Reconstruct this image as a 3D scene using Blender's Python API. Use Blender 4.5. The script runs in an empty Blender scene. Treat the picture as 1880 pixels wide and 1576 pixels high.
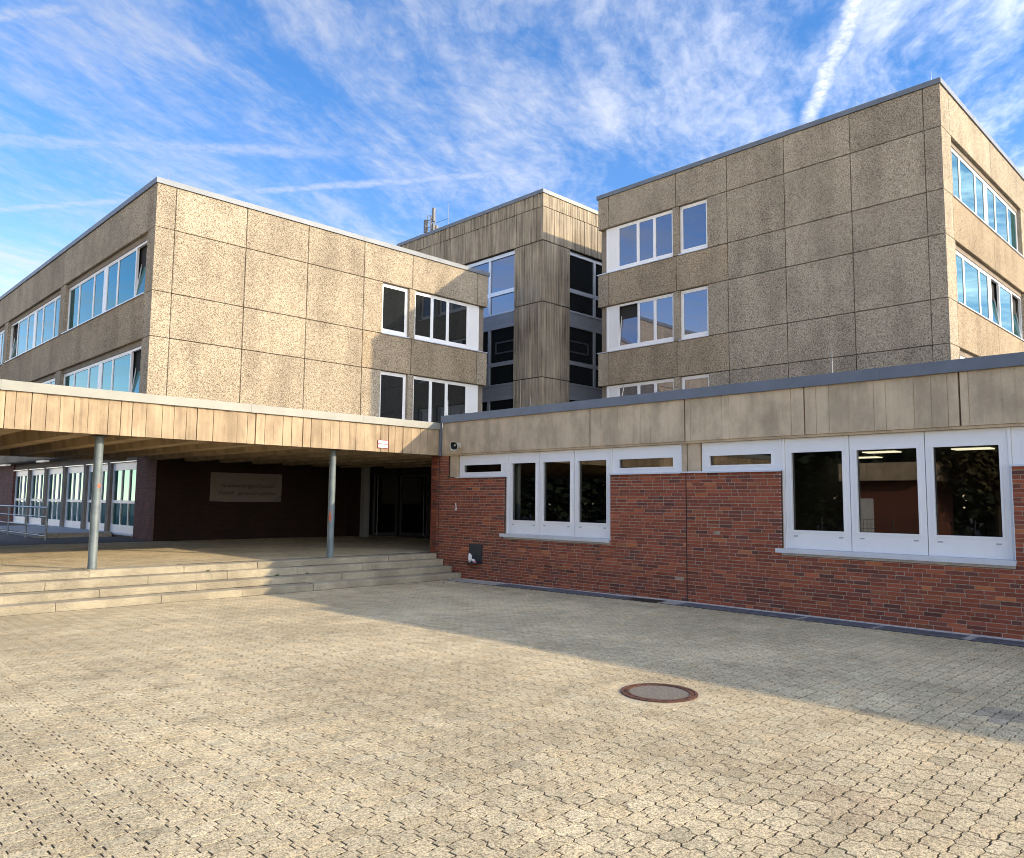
import bpy, bmesh, math, random
from mathutils import Vector, Matrix
random.seed(7)
R = math.radians
sc = bpy.context.scene
COL = sc.collection

# ------------------------------------------------------------------ camera
CAM = Vector((0.0, 0.0, 1.815))
F_PX, W_PX, H_PX = 1427.9, 1880.0, 1576.0
CR = Vector((0.712844, -0.701246, 0.010332))
CU = Vector((-0.071975, -0.058495, 0.995690))
CF = Vector((0.697619, 0.710515, 0.092170))
cam_d = bpy.data.cameras.new('camera')
cam_d.sensor_fit = 'HORIZONTAL'; cam_d.sensor_width = 36.0
cam_d.lens = F_PX / W_PX * 36.0
cam_d.clip_start = 0.05; cam_d.clip_end = 3000
cam = bpy.data.objects.new('camera', cam_d); COL.objects.link(cam)
cam.matrix_world = Matrix(((CR.x, CU.x, -CF.x, CAM.x), (CR.y, CU.y, -CF.y, CAM.y), (CR.z, CU.z, -CF.z, CAM.z), (0, 0, 0, 1)))
sc.camera = cam

# ------------------------------------------------------------------ light
SUN_H = Vector((0.475, -0.880))           # horizontal direction towards the sun
SUN_EL = R(20.6)
SUN_DIR = Vector((SUN_H.x*math.cos(SUN_EL), SUN_H.y*math.cos(SUN_EL), math.sin(SUN_EL))).normalized()
sun_d = bpy.data.lights.new('sun', 'SUN')
sun_d.energy = 2.3; sun_d.angle = R(0.53); sun_d.color = (1.0, 0.81, 0.55)
sun = bpy.data.objects.new('sun', sun_d); COL.objects.link(sun)
sun.rotation_euler = SUN_DIR.to_track_quat('Z', 'Y').to_euler()
sun.location = (20, -30, 30)

world = bpy.data.worlds.new('World'); sc.world = world; world.use_nodes = True
wn, wl = world.node_tree.nodes, world.node_tree.links
wn.clear()
SKY_STRENGTH = 0.15
SEED_A, SEED_BIG = 28.7, (26.3, 16.4, 0.0)

class NT:
    """small helper for building node trees"""
    def __init__(s, tree): s.n, s.l = tree.nodes, tree.links
    def new(s, t, **kw):
        n = s.n.new(t)
        for k, v in kw.items(): setattr(n, k, v)
        return n
    def put(s, sock, v):
        if v is None: return
        if hasattr(v, 'links') or hasattr(v, 'is_linked'): s.l.new(v, sock)
        else:
            if sock.type == 'RGBA' and len(v) == 3: v = (*v, 1)
            sock.default_value = v
    def math(s, op, a, b=None, c=None, clamp=False):
        n = s.new('ShaderNodeMath', operation=op, use_clamp=clamp)
        s.put(n.inputs[0], a); s.put(n.inputs[1], b); s.put(n.inputs[2], c)
        return n.outputs[0]
    def vmath(s, op, a, b=None, out=0):
        n = s.new('ShaderNodeVectorMath', operation=op)
        s.put(n.inputs[0], a)
        if b is not None: s.put(n.inputs[1], b)
        return n.outputs[out]
    def xyz(s, v):
        n = s.new('ShaderNodeSeparateXYZ'); s.put(n.inputs[0], v); return n.outputs
    def comb(s, x, y, z):
        n = s.new('ShaderNodeCombineXYZ')
        for i, v in enumerate((x, y, z)): s.put(n.inputs[i], v)
        return n.outputs[0]
    def noise(s, vec, scale=1, detail=4, rough=0.55, dist=0.0, dim='3D', col=False):
        n = s.new('ShaderNodeTexNoise', noise_dimensions=dim)
        s.put(n.inputs['Vector'], vec); s.put(n.inputs['Scale'], scale); s.put(n.inputs['Detail'], detail)
        s.put(n.inputs['Roughness'], rough); s.put(n.inputs['Distortion'], dist)
        return n.outputs['Color' if col else 'Fac']
    def voro(s, vec, scale=1, feature='F1', out='Color'):
        n = s.new('ShaderNodeTexVoronoi', feature=feature)
        s.put(n.inputs['Vector'], vec); s.put(n.inputs['Scale'], scale)
        return n.outputs[out]
    def ramp(s, fac, stops, interp='LINEAR'):
        n = s.new('ShaderNodeValToRGB'); n.color_ramp.interpolation = interp
        e = n.color_ramp.elements
        while len(e) < len(stops): e.new(0.5)
        for el, (p, c) in zip(e, stops):
            el.position = p; el.color = (*c, 1) if len(c) == 3 else c
        s.put(n.inputs[0], fac); return n.outputs[0]
    def mix(s, fac, a, b, blend='MIX'):
        n = s.new('ShaderNodeMix', data_type='RGBA', blend_type=blend)
        s.put(n.inputs[0], fac); s.put(n.inputs[6], a); s.put(n.inputs[7], b)
        return n.outputs[2]
    def mapr(s, v, a, b, c=0.0, d=1.0, smooth=True):
        n = s.new('ShaderNodeMapRange', interpolation_type='SMOOTHSTEP' if smooth else 'LINEAR')
        for i, x in enumerate((v, a, b, c, d)): s.put(n.inputs[i], x)
        return n.outputs[0]
    def bump(s, h, strength=0.4, dist=0.01):
        n = s.new('ShaderNodeBump'); s.put(n.inputs['Height'], h)
        n.inputs['Strength'].default_value = strength; n.inputs['Distance'].default_value = dist
        return n.outputs[0]

def build_world():
    t = NT(world.node_tree)
    sky = t.new('ShaderNodeTexSky', sky_type='NISHITA')
    sky.sun_disc = False
    sky.sun_elevation = SUN_EL
    sky.sun_rotation = math.atan2(SUN_H.x, SUN_H.y)
    sky.altitude = 60; sky.air_density = 1.0; sky.dust_density = 0.4; sky.ozone_density = 3.0
    d = t.new('ShaderNodeTexCoord').outputs['Generated']
    x, y, z = t.xyz(d)
    zc = t.math('MAXIMUM', z, 0.02)
    px, py = t.math('DIVIDE', x, zc), t.math('DIVIDE', y, zc)     # cirrus layer, unit height
    # streak axes
    ca, sa = math.cos(R(31)), math.sin(R(31))
    u = t.math('ADD', t.math('MULTIPLY', px, ca), t.math('MULTIPLY', py, sa))
    w = t.math('SUBTRACT', t.math('MULTIPLY', py, ca), t.math('MULTIPLY', px, sa))
    p0 = t.comb(px, py, 0.0)
    warp = t.noise(p0, 1.1, 2, 0.5)
    w2 = t.math('ADD', w, t.math('MULTIPLY', t.math('SUBTRACT', warp, 0.5), 0.35))
    st = t.comb(t.math('MULTIPLY', u, 0.75), t.math('MULTIPLY', w2, 2.3), SEED_A)
    a = t.noise(st, 2.7, 5, 0.56, 0.12)
    fine = t.noise(t.comb(t.math('MULTIPLY', u, 2.5), t.math('MULTIPLY', w2, 4.2), 1.0), 6.5, 6, 0.64, 0.3)
    big = t.noise(t.vmath('ADD', p0, SEED_BIG), 0.9, 3, 0.5)
    cov = t.math('ADD', t.math('MULTIPLY', a, 0.62), t.math('ADD', t.math('MULTIPLY', fine, 0.27), t.math('MULTIPLY', big, 0.42)))
    cl = t.mapr(cov, 0.52, 0.93, 0.0, 0.60)
    # condensation trails: straight lines on the same layer, broken up by the noise
    def trail(x0, y0, x1, y1, wid, amt, s0=None, s1=None):
        dx, dy = x1-x0, y1-y0; L = math.hypot(dx, dy); dx /= L; dy /= L
        wob = t.math('MULTIPLY', t.math('SUBTRACT', t.noise(p0, 9.0, 5, 0.65), 0.5), wid*1.5)
        q = t.math('ADD', t.math('MULTIPLY', px, -dy), t.math('MULTIPLY', py, dx))
        q = t.math('ADD', t.math('SUBTRACT', q, -x0*dy + y0*dx), wob)
        al = t.math('SUBTRACT', t.math('ADD', t.math('MULTIPLY', px, dx), t.math('MULTIPLY', py, dy)), x0*dx + y0*dy)
        m = t.mapr(t.math('ABSOLUTE', q), wid*0.10, wid*1.15, 1.0, 0.0)
        ends = t.math('MULTIPLY', t.mapr(al, s0-0.15, s0+0.1), t.mapr(al, s1-0.25, s1+0.15, 1.0, 0.0))
        puff = t.mapr(t.noise(p0, 22.0, 4, 0.7), 0.30, 0.62, 0.45, 1.0)
        return t.math('MULTIPLY', t.math('MULTIPLY', m, ends), t.math('MULTIPLY', puff, amt))
    for args in ((1.509, .567, 1.889, .835, .030, .56, -3.0, .62), (.568, 3.154, 1.749, 1.442, .040, .40, -.3, 1.95),
                 (.443, 2.529, 1.131, 1.93, .060, .36, -1.2, 1.0), (.309, 1.854, .446, 1.681, .035, .5, -1.0, .28)):
        cl = t.math('MAXIMUM', cl, trail(*args))
    cl = t.math('MULTIPLY', cl, t.mapr(z, 0.015, 0.10))
    # thin haze veil near the horizon
    col = t.mix(1.0, sky.outputs[0], (0.33, 0.59, 0.82), 'MULTIPLY')
    # ice cloud scatters forwards: thin cirrus is far brighter towards the sun than away from it
    cosg = t.vmath('DOT_PRODUCT', d, tuple(SUN_DIR), out=1)
    g = 0.62
    hg = t.math('DIVIDE', 1-g*g, t.math('POWER', t.math('SUBTRACT', 1+g*g, t.math('MULTIPLY', cosg, 2*g)), 1.5))
    br = t.math('ADD', 0.36, t.math('MULTIPLY', hg, 2.6))
    white = t.vmath('SCALE', (2.75, 2.66, 2.58)); t.put(white.node.inputs['Scale'], br)
    col = t.mix(cl, col, white)
    # pale haze that thickens towards the horizon all round
    hz = t.math('MULTIPLY', t.math('POWER', 2.718, t.math('MULTIPLY', t.math('MAXIMUM', z, 0.0), -13.0)), 0.92)
    hw = t.vmath('SCALE', (20.0, 15.8, 10.2)); t.put(hw.node.inputs['Scale'], t.math('ADD', 0.88, t.math('MULTIPLY', hg, 0.14)))
    col = t.mix(hz, col, hw)
    bg = t.new('ShaderNodeBackground'); t.put(bg.inputs[0], col); bg.inputs[1].default_value = SKY_STRENGTH
    out = t.new('ShaderNodeOutputWorld'); t.l.new(bg.outputs[0], out.inputs[0])
build_world()

vs = sc.view_settings
sc.display_settings.display_device = 'sRGB'
vs.view_transform = 'Standard'; vs.look = 'None'; vs.gamma = 1.0; vs.use_curve_mapping = False
vs.exposure = 1.27
sc.cycles.use_denoising = True
sc.cycles.pixel_filter_type = 'BLACKMAN_HARRIS'; sc.cycles.filter_width = 1.0
sc.cycles.max_bounces = 6; sc.cycles.diffuse_bounces = 4; sc.cycles.glossy_bounces = 4; sc.cycles.transparent_max_bounces = 8
sc.cycles.caustics_reflective = False; sc.cycles.caustics_refractive = False

# ------------------------------------------------------------------ materials
MATS = {}
def new_mat(name):
    m = bpy.data.materials.new(name); m.use_nodes = True
    t = NT(m.node_tree); b = t.n['Principled BSDF']
    MATS[name] = m
    return m, t, b
def pos(t): return t.new('ShaderNodeNewGeometry').outputs['Position']
def orand(t): return t.new('ShaderNodeObjectInfo').outputs['Random']
def plain(name, col, rough=0.6, metal=0.0, var=0.10, scale=6.0, spec=0.4, bump=0.0):
    m, t, b = new_mat(name)
    n = t.noise(pos(t), scale, 5, 0.6)
    f = t.mapr(n, 0.25, 0.75, 1-var, 1+var, False)
    t.put(b.inputs['Base Color'], t.mix(1.0, (*col, 1), t.comb(f, f, f), 'MULTIPLY'))
    b.inputs['Roughness'].default_value = rough; b.inputs['Metallic'].default_value = metal
    b.inputs['Specular IOR Level'].default_value = spec
    if bump: t.put(b.inputs['Normal'], t.bump(t.noise(pos(t), scale*12, 4, 0.6), bump, 0.004))
    return m

def mat_aggregate(name, tint=(1, 1, 1)):
    m, t, b = new_mat(name); p = pos(t)
    v = t.xyz(t.voro(p, 44.0))
    v2 = t.xyz(t.voro(p, 85.0))
    n = t.noise(p, 26.0, 5, 0.7)
    mixv = t.math('ADD', t.math('MULTIPLY', v[0], 0.50), t.math('ADD', t.math('MULTIPLY', v2[1], 0.32), t.math('MULTIPLY', n, 0.25)))
    c = t.ramp(mixv, [(0.16, (0.10, 0.076, 0.056)), (0.34, (0.25, 0.20, 0.145)), (0.48, (0.47, 0.39, 0.29)), (0.72, (0.60, 0.51, 0.385)), (0.95, (0.80, 0.71, 0.57))])
    # weather stains: vertical runs and cloudy soiling
    x, y, z = t.xyz(p)
    s = t.math('ADD', x, y)
    run = t.noise(t.comb(t.math('MULTIPLY', s, 0.9), t.math('MULTIPLY', s, 0.3), t.math('MULTIPLY', z, 0.22)), 1.5, 4, 0.5)
    cloud = t.noise(p, 0.75, 5, 0.6)
    st = t.mapr(t.math('ADD', t.math('MULTIPLY', run, 0.6), t.math('MULTIPLY', cloud, 0.45)), 0.36, 0.64, 0.78, 1.06)
    ob = t.mapr(orand(t), 0, 1, 0.90, 1.06, False)
    k = t.math('MULTIPLY', st, ob)
    c = t.mix(1.0, c, t.comb(k, t.math('MULTIPLY', k, 0.97), t.math('MULTIPLY', k, 0.90)), 'MULTIPLY')
    c = t.mix(1.0, c, (*tint, 1), 'MULTIPLY')
    t.put(b.inputs['Base Color'], c); b.inputs['Roughness'].default_value = 0.9
    b.inputs['Specular IOR Level'].default_value = 0.15
    t.put(b.inputs['Normal'], t.bump(t.voro(p, 34.0, out='Distance'), 0.55, 0.02))
    return m
mat_aggregate('aggregate', (0.79, 0.815, 0.86))
mat_aggregate('aggregate_stained', (0.74, 0.72, 0.70))

def mat_board(name, freq, base, dark, bump=0.5, contrast=1.0, runz=0.15):
    """concrete cast against rough boards: grain lines run up the face"""
    m, t, b = new_mat(name); p = pos(t)
    x, y, z = t.xyz(p); s = t.math('ADD', x, y)
    line = t.noise(t.comb(t.math('MULTIPLY', s, freq), 0.0, t.math('MULTIPLY', z, 0.35)), 1.0, 4, 0.55, 0.15)
    line2 = t.noise(t.comb(t.math('MULTIPLY', s, freq*2.7), 5.0, t.math('MULTIPLY', z, 1.1)), 1.0, 3, 0.6)
    cloud = t.noise(p, 0.8, 5, 0.62); grit = t.noise(p, 38.0, 3, 0.7)
    run = t.noise(t.comb(t.math('MULTIPLY', s, 1.4), 2.0, t.math('MULTIPLY', z, runz)), 1.6, 5, 0.6)
    k = t.math('ADD', t.math('MULTIPLY', line, 0.55*contrast), t.math('ADD', t.math('MULTIPLY', line2, 0.25*contrast), t.math('ADD', t.math('MULTIPLY', cloud, 0.30), t.math('MULTIPLY', grit, 0.14))))
    mean = 0.5*(0.8*contrast+0.44)
    f = t.mapr(k, mean-0.16-0.08*contrast, mean+0.08+0.08*contrast, 0, 1)
    c = t.mix(f, (*dark, 1), (*base, 1))
    st = t.mapr(run, 0.36, 0.62, 0.74, 1.04)
    st = t.math('MULTIPLY', st, t.mapr(orand(t), 0, 1, 0.92, 1.06, False))
    c = t.mix(1.0, c, t.comb(st, st, t.math('MULTIPLY', st, 0.98)), 'MULTIPLY')
    t.put(b.inputs['Base Color'], c); b.inputs['Roughness'].default_value = 0.88
    b.inputs['Specular IOR Level'].default_value = 0.2
    h = t.math('ADD', t.math('MULTIPLY', line, 1.0), t.math('ADD', t.math('MULTIPLY', line2, 0.4), t.math('MULTIPLY', grit, 0.25)))
    t.put(b.inputs['Normal'], t.bump(h, bump, 0.03))
    return m
mat_board('tower_concrete', 24.0, (0.52, 0.44, 0.33), (0.095, 0.074, 0.055), 0.9, 1.4)
mat_board('fascia_concrete', 11.0, (0.70, 0.555, 0.385), (0.44, 0.335, 0.225), 0.35, 0.20, 0.8)
mat_board('canopy_concrete', 13.0, (0.45, 0.34, 0.225), (0.30, 0.22, 0.135), 0.35, 0.25, 0.8)
mat_board('beam_concrete', 6.0, (0.58, 0.455, 0.31), (0.40, 0.31, 0.20), 0.2, 0.6)
plain('joint', (0.055, 0.047, 0.040), 0.95, var=0.3)
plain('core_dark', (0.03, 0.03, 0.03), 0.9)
plain('core_concrete', (0.24, 0.20, 0.155), 0.9, var=0.25, scale=2.0, bump=0.3)
plain('zinc', (0.155, 0.175, 0.205), 0.5, 0.15, 0.16, 2.2)
plain('zinc_pale', (0.25, 0.25, 0.22), 0.5, 0.15, 0.12, 2.5)
plain('frame_white', (0.86, 0.85, 0.83), 0.38, 0, 0.035, 3.0, 0.5)
plain('panel_white', (0.82, 0.81, 0.79), 0.45, 0, 0.03, 2.0, 0.4)
plain('alu_grey', (0.40, 0.42, 0.46), 0.4, 0.25, 0.08, 2.0)
plain('alu_panel', (0.33, 0.345, 0.375), 0.5, 0.15, 0.10, 1.5)
plain('sill_metal', (0.66, 0.70, 0.76), 0.32, 0.25, 0.08, 3.0)
plain('stone_sill', (0.42, 0.39, 0.33), 0.85, 0, 0.25, 8.0, bump=0.3)
plain('frame_grey', (0.085, 0.085, 0.10), 0.5, 0.2)
plain('groove', (0.10, 0.068, 0.042), 0.9)
plain('steel_dark', (0.05, 0.055, 0.065), 0.5, 0.5)
plain('galv', (0.30, 0.33, 0.35), 0.42, 0.6, 0.15, 9.0)
plain('grate_steel', (0.19, 0.21, 0.245), 0.5, 0.4, 0.25, 7.0)
plain('pale_strip', (0.60, 0.57, 0.51), 0.95, 0, 0.4, 14.0, bump=0.5)
plain('collar_mortar', (0.47, 0.395, 0.27), 0.95, 0, 0.35, 30.0, bump=0.6)
plain('concrete_strip', (0.42, 0.40, 0.36), 0.95, 0, 0.35, 14.0, bump=0.5)
plain('pebble_infill', (0.20, 0.17, 0.135), 0.95, 0, 0.75, 60.0, bump=0.8)
plain('asphalt', (0.115, 0.11, 0.105), 0.95, 0, 0.25, 30.0, bump=0.6)
plain('roofing', (0.16, 0.155, 0.15), 0.9, 0, 0.2, 4.0)
plain('speaker_cream', (0.62, 0.61, 0.50), 0.5)
plain('black', (0.012, 0.012, 0.012), 0.6)
plain('sign_white', (0.82, 0.80, 0.78), 0.5)
plain('sign_red', (0.55, 0.05, 0.06), 0.5)
plain('ink_grey', (0.25, 0.25, 0.25), 0.6)
plain('banner_cloth', (0.20, 0.18, 0.18), 0.85, 0, 0.10, 3.0)  # pale cloth, colour darkened to carry the canopy shade
plain('ink_dark', (0.07, 0.04, 0.05), 0.8)
plain('paper', (0.75, 0.74, 0.72), 0.8)
plain('paper_pink', (0.60, 0.26, 0.30), 0.8)
plain('interior', (0.10, 0.095, 0.085), 0.9)
plain('interior_ceiling', (0.20, 0.20, 0.19), 0.9)
plain('leaf_brown', (0.23, 0.105, 0.03), 0.8, var=0.5, scale=9)
plain('weed', (0.055, 0.085, 0.022), 0.8, var=0.4, scale=30)
plain('conifer', (0.018, 0.030, 0.014), 0.85, var=0.5, scale=3)
plain('leafage', (0.075, 0.060, 0.022), 0.8, var=0.5, scale=3)
plain('bark', (0.07, 0.055, 0.04), 0.9, var=0.3)
plain('pavilion_brick', (0.20, 0.075, 0.05), 0.9, var=0.35, scale=20)
plain('antenna_grey', (0.24, 0.24, 0.24), 0.5)
plain('aerial_grey', (0.13, 0.13, 0.135), 0.5)
plain('orange_paint', (0.65, 0.12, 0.04), 0.6)
plain('mortar', (0.36, 0.28, 0.21), 0.95, 0, 0.35, 18.0)
plain('joint_sand', (0.034, 0.026, 0.016), 1.0, 0, 0.5, 10.0)

def mat_glass(name, base, ior, tint=(1, 1, 1), rough=0.015, wob=0.25):
    m, t, b = new_mat(name)
    b.inputs['Base Color'].default_value = (*base, 1); b.inputs['Roughness'].default_value = rough
    b.inputs['IOR'].default_value = ior; b.inputs['Specular Tint'].default_value = (*tint, 1)
    if wob: t.put(b.inputs['Normal'], t.bump(t.noise(pos(t), 0.9, 2, 0.5), wob, 0.004))
    return m
mat_glass('glass_dark', (0.012, 0.015, 0.017), 1.75)
mat_glass('glass_door', (0.006, 0.006, 0.006), 1.25)
mat_glass('glass_sky', (0.006, 0.045, 0.052), 2.7, (0.14, 0.72, 0.80))
mat_glass('glass_violet', (0.050, 0.055, 0.075), 2.9, (0.85, 0.88, 1.0))
def mat_clear():
    m, t, b = new_mat('glass_clear')
    t.n.remove(b)
    tr = t.new('ShaderNodeBsdfTransparent'); tr.inputs[0].default_value = (0.42, 0.43, 0.42, 1)
    gl = t.new('ShaderNodeBsdfGlossy'); gl.inputs['Roughness'].default_value = 0.008; gl.inputs[0].default_value = (1, 1, 1, 1)
    fr = t.new('ShaderNodeFresnel'); fr.inputs[0].default_value = 1.75
    mx = t.new('ShaderNodeMixShader'); t.l.new(fr.outputs[0], mx.inputs[0]); t.l.new(tr.outputs[0], mx.inputs[1]); t.l.new(gl.outputs[0], mx.inputs[2])
    t.l.new(mx.outputs[0], t.n['Material Output'].inputs[0])
mat_clear()
def mat_emit(name, col, s):
    m, t, b = new_mat(name)
    b.inputs['Emission Color'].default_value = (*col, 1); b.inputs['Emission Strength'].default_value = s
mat_emit('lamp_panel', (1.0, 0.88, 0.62), 2.6)
mat_emit('lamp_tube', (1.0, 0.93, 0.80), 0.10)

def mat_attr_brick():
    m, t, b = new_mat('brick'); p = pos(t)
    a = t.new('ShaderNodeAttribute', attribute_name='tone').outputs['Color']
    n = t.noise(p, 26.0, 5, 0.7); g = t.noise(p, 120.0, 3, 0.7)
    k = t.mapr(t.math('ADD', t.math('MULTIPLY', n, 0.7), t.math('MULTIPLY', g, 0.4)), 0.3, 0.8, 0.68, 1.25, False)
    c = t.mix(1.0, a, t.comb(k, k, k), 'MULTIPLY')
    # lime bloom and soot clouds on the wall
    bl = t.mapr(t.math('ADD', t.noise(p, 1.5, 4, 0.65), t.math('MULTIPLY', t.noise(p, 17.0, 4, 0.7), 0.55)), 0.90, 1.15, 0.0, 0.36)
    c = t.mix(bl, c, (0.36, 0.26, 0.21, 1))
    so = t.mapr(t.noise(p, 0.8, 4, 0.6), 0.52, 0.78, 0.0, 0.42)
    c = t.mix(so, c, (0.055, 0.035, 0.03, 1))
    t.put(b.inputs['Base Color'], c); b.inputs['Roughness'].default_value = 0.82
    b.inputs['Specular IOR Level'].default_value = 0.25
    t.put(b.inputs['Normal'], t.bump(t.math('ADD', n, t.math('MULTIPLY', g, 0.5)), 0.45, 0.006))
mat_attr_brick()
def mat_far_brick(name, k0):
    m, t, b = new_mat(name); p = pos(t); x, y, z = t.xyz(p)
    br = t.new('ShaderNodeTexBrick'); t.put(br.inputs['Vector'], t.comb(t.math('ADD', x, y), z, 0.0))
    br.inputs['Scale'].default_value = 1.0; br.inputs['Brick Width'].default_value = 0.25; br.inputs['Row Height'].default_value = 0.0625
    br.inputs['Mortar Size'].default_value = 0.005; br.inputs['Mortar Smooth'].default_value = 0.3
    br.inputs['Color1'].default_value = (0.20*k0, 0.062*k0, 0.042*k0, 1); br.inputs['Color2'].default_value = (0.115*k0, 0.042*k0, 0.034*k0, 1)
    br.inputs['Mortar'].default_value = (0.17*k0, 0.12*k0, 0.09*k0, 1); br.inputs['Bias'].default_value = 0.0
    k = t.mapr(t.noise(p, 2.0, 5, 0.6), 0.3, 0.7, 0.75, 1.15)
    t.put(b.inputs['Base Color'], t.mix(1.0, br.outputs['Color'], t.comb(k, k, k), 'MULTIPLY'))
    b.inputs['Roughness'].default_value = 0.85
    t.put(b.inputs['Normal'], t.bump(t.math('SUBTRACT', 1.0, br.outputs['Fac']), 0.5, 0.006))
mat_far_brick('far_brick', 1.0); mat_far_brick('shaded_brick', 0.13)  # second copy of the red brick, darkened for the shade under the canopy
def mat_paver():
    m, t, b = new_mat('paver'); p = pos(t)
    a = t.new('ShaderNodeAttribute', attribute_name='tone').outputs['Color']
    g = t.xyz(t.voro(p, 150.0))[0]; g2 = t.xyz(t.voro(p, 80.0))[1]; n = t.noise(p, 60.0, 4, 0.75)
    q = t.math('ADD', t.math('MULTIPLY', g, 0.45), t.math('ADD', t.math('MULTIPLY', g2, 0.30), t.math('MULTIPLY', n, 0.30)))
    gr = t.ramp(q, [(0.16, (0.22, 0.205, 0.20)), (0.42, (0.74, 0.72, 0.70)), (0.62, (1.10, 1.09, 1.06)), (0.92, (1.5, 1.5, 1.48))])
    c = t.mix(1.0, a, gr, 'MULTIPLY')
    so = t.mapr(t.noise(p, 0.55, 5, 0.62), 0.38, 0.66, 0.80, 1.06)
    so2 = t.mapr(t.noise(p, 3.4, 4, 0.65), 0.30, 0.62, 0.86, 1.04)
    k = t.math('MULTIPLY', so, so2)
    c = t.mix(1.0, c, t.comb(k, k, t.math('MULTIPLY', k, 0.985)), 'MULTIPLY')
    t.put(b.inputs['Base Color'], c); b.inputs['Roughness'].default_value = 0.93
    b.inputs['Specular IOR Level'].default_value = 0.2
    h = t.math('ADD', t.math('MULTIPLY', t.voro(p, 150.0, out='Distance'), -0.9), t.math('MULTIPLY', n, 0.6))
    t.put(b.inputs['Normal'], t.bump(h, 0.75, 0.007))
mat_paver()
def mat_step():
    m, t, b = new_mat('step_concrete'); p = pos(t)
    q = t.math('ADD', t.math('MULTIPLY', t.noise(p, 55.0, 4, 0.75), 0.55), t.math('MULTIPLY', t.xyz(t.voro(p, 120.0))[0], 0.35))
    c = t.ramp(q, [(0.2, (0.20, 0.17, 0.115)), (0.5, (0.42, 0.365, 0.255)), (0.8, (0.58, 0.52, 0.385))])
    so = t.math('MULTIPLY', t.mapr(t.noise(p, 1.3, 5, 0.6), 0.35, 0.68, 0.70, 1.06), t.mapr(orand(t), 0, 1, 0.90, 1.06, False))
    c = t.mix(1.0, c, t.comb(so, so, so), 'MULTIPLY')
    t.put(b.inputs['Base Color'], c); b.inputs['Roughness'].default_value = 0.92
    t.put(b.inputs['Normal'], t.bump(t.noise(p, 60.0, 4, 0.7), 0.5, 0.006))
mat_step()
def mat_column():
    m, t, b = new_mat('column_paint'); p = pos(t); x, y, z = t.xyz(p)
    c = t.mix(t.mapr(t.noise(p, 3.0, 5, 0.65), 0.35, 0.65), (0.105, 0.135, 0.14, 1), (0.165, 0.195, 0.19, 1))
    rust = t.math('MULTIPLY', t.mapr(t.noise(p, 7.0, 6, 0.7), 0.60, 0.70), t.mapr(z, 0.45, 1.5, 1.0, 0.35))
    c = t.mix(rust, c, (0.30, 0.12, 0.06, 1))
    t.put(b.inputs['Base Color'], c); b.inputs['Roughness'].default_value = 0.5
    t.put(b.inputs['Normal'], t.bump(t.noise(p, 40.0, 3, 0.6), 0.15, 0.003))
mat_column()
def mat_rust():
    m, t, b = new_mat('rust_iron'); p = pos(t)
    c = t.mix(t.mapr(t.noise(p, 24.0, 6, 0.7), 0.35, 0.66), (0.045, 0.028, 0.022, 1), (0.21, 0.085, 0.045, 1))
    t.put(b.inputs['Base Color'], c); b.inputs['Roughness'].default_value = 0.75; b.inputs['Metallic'].default_value = 0.2
    t.put(b.inputs['Normal'], t.bump(t.noise(p, 90.0, 4, 0.7), 0.5, 0.004))
mat_rust()

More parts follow.
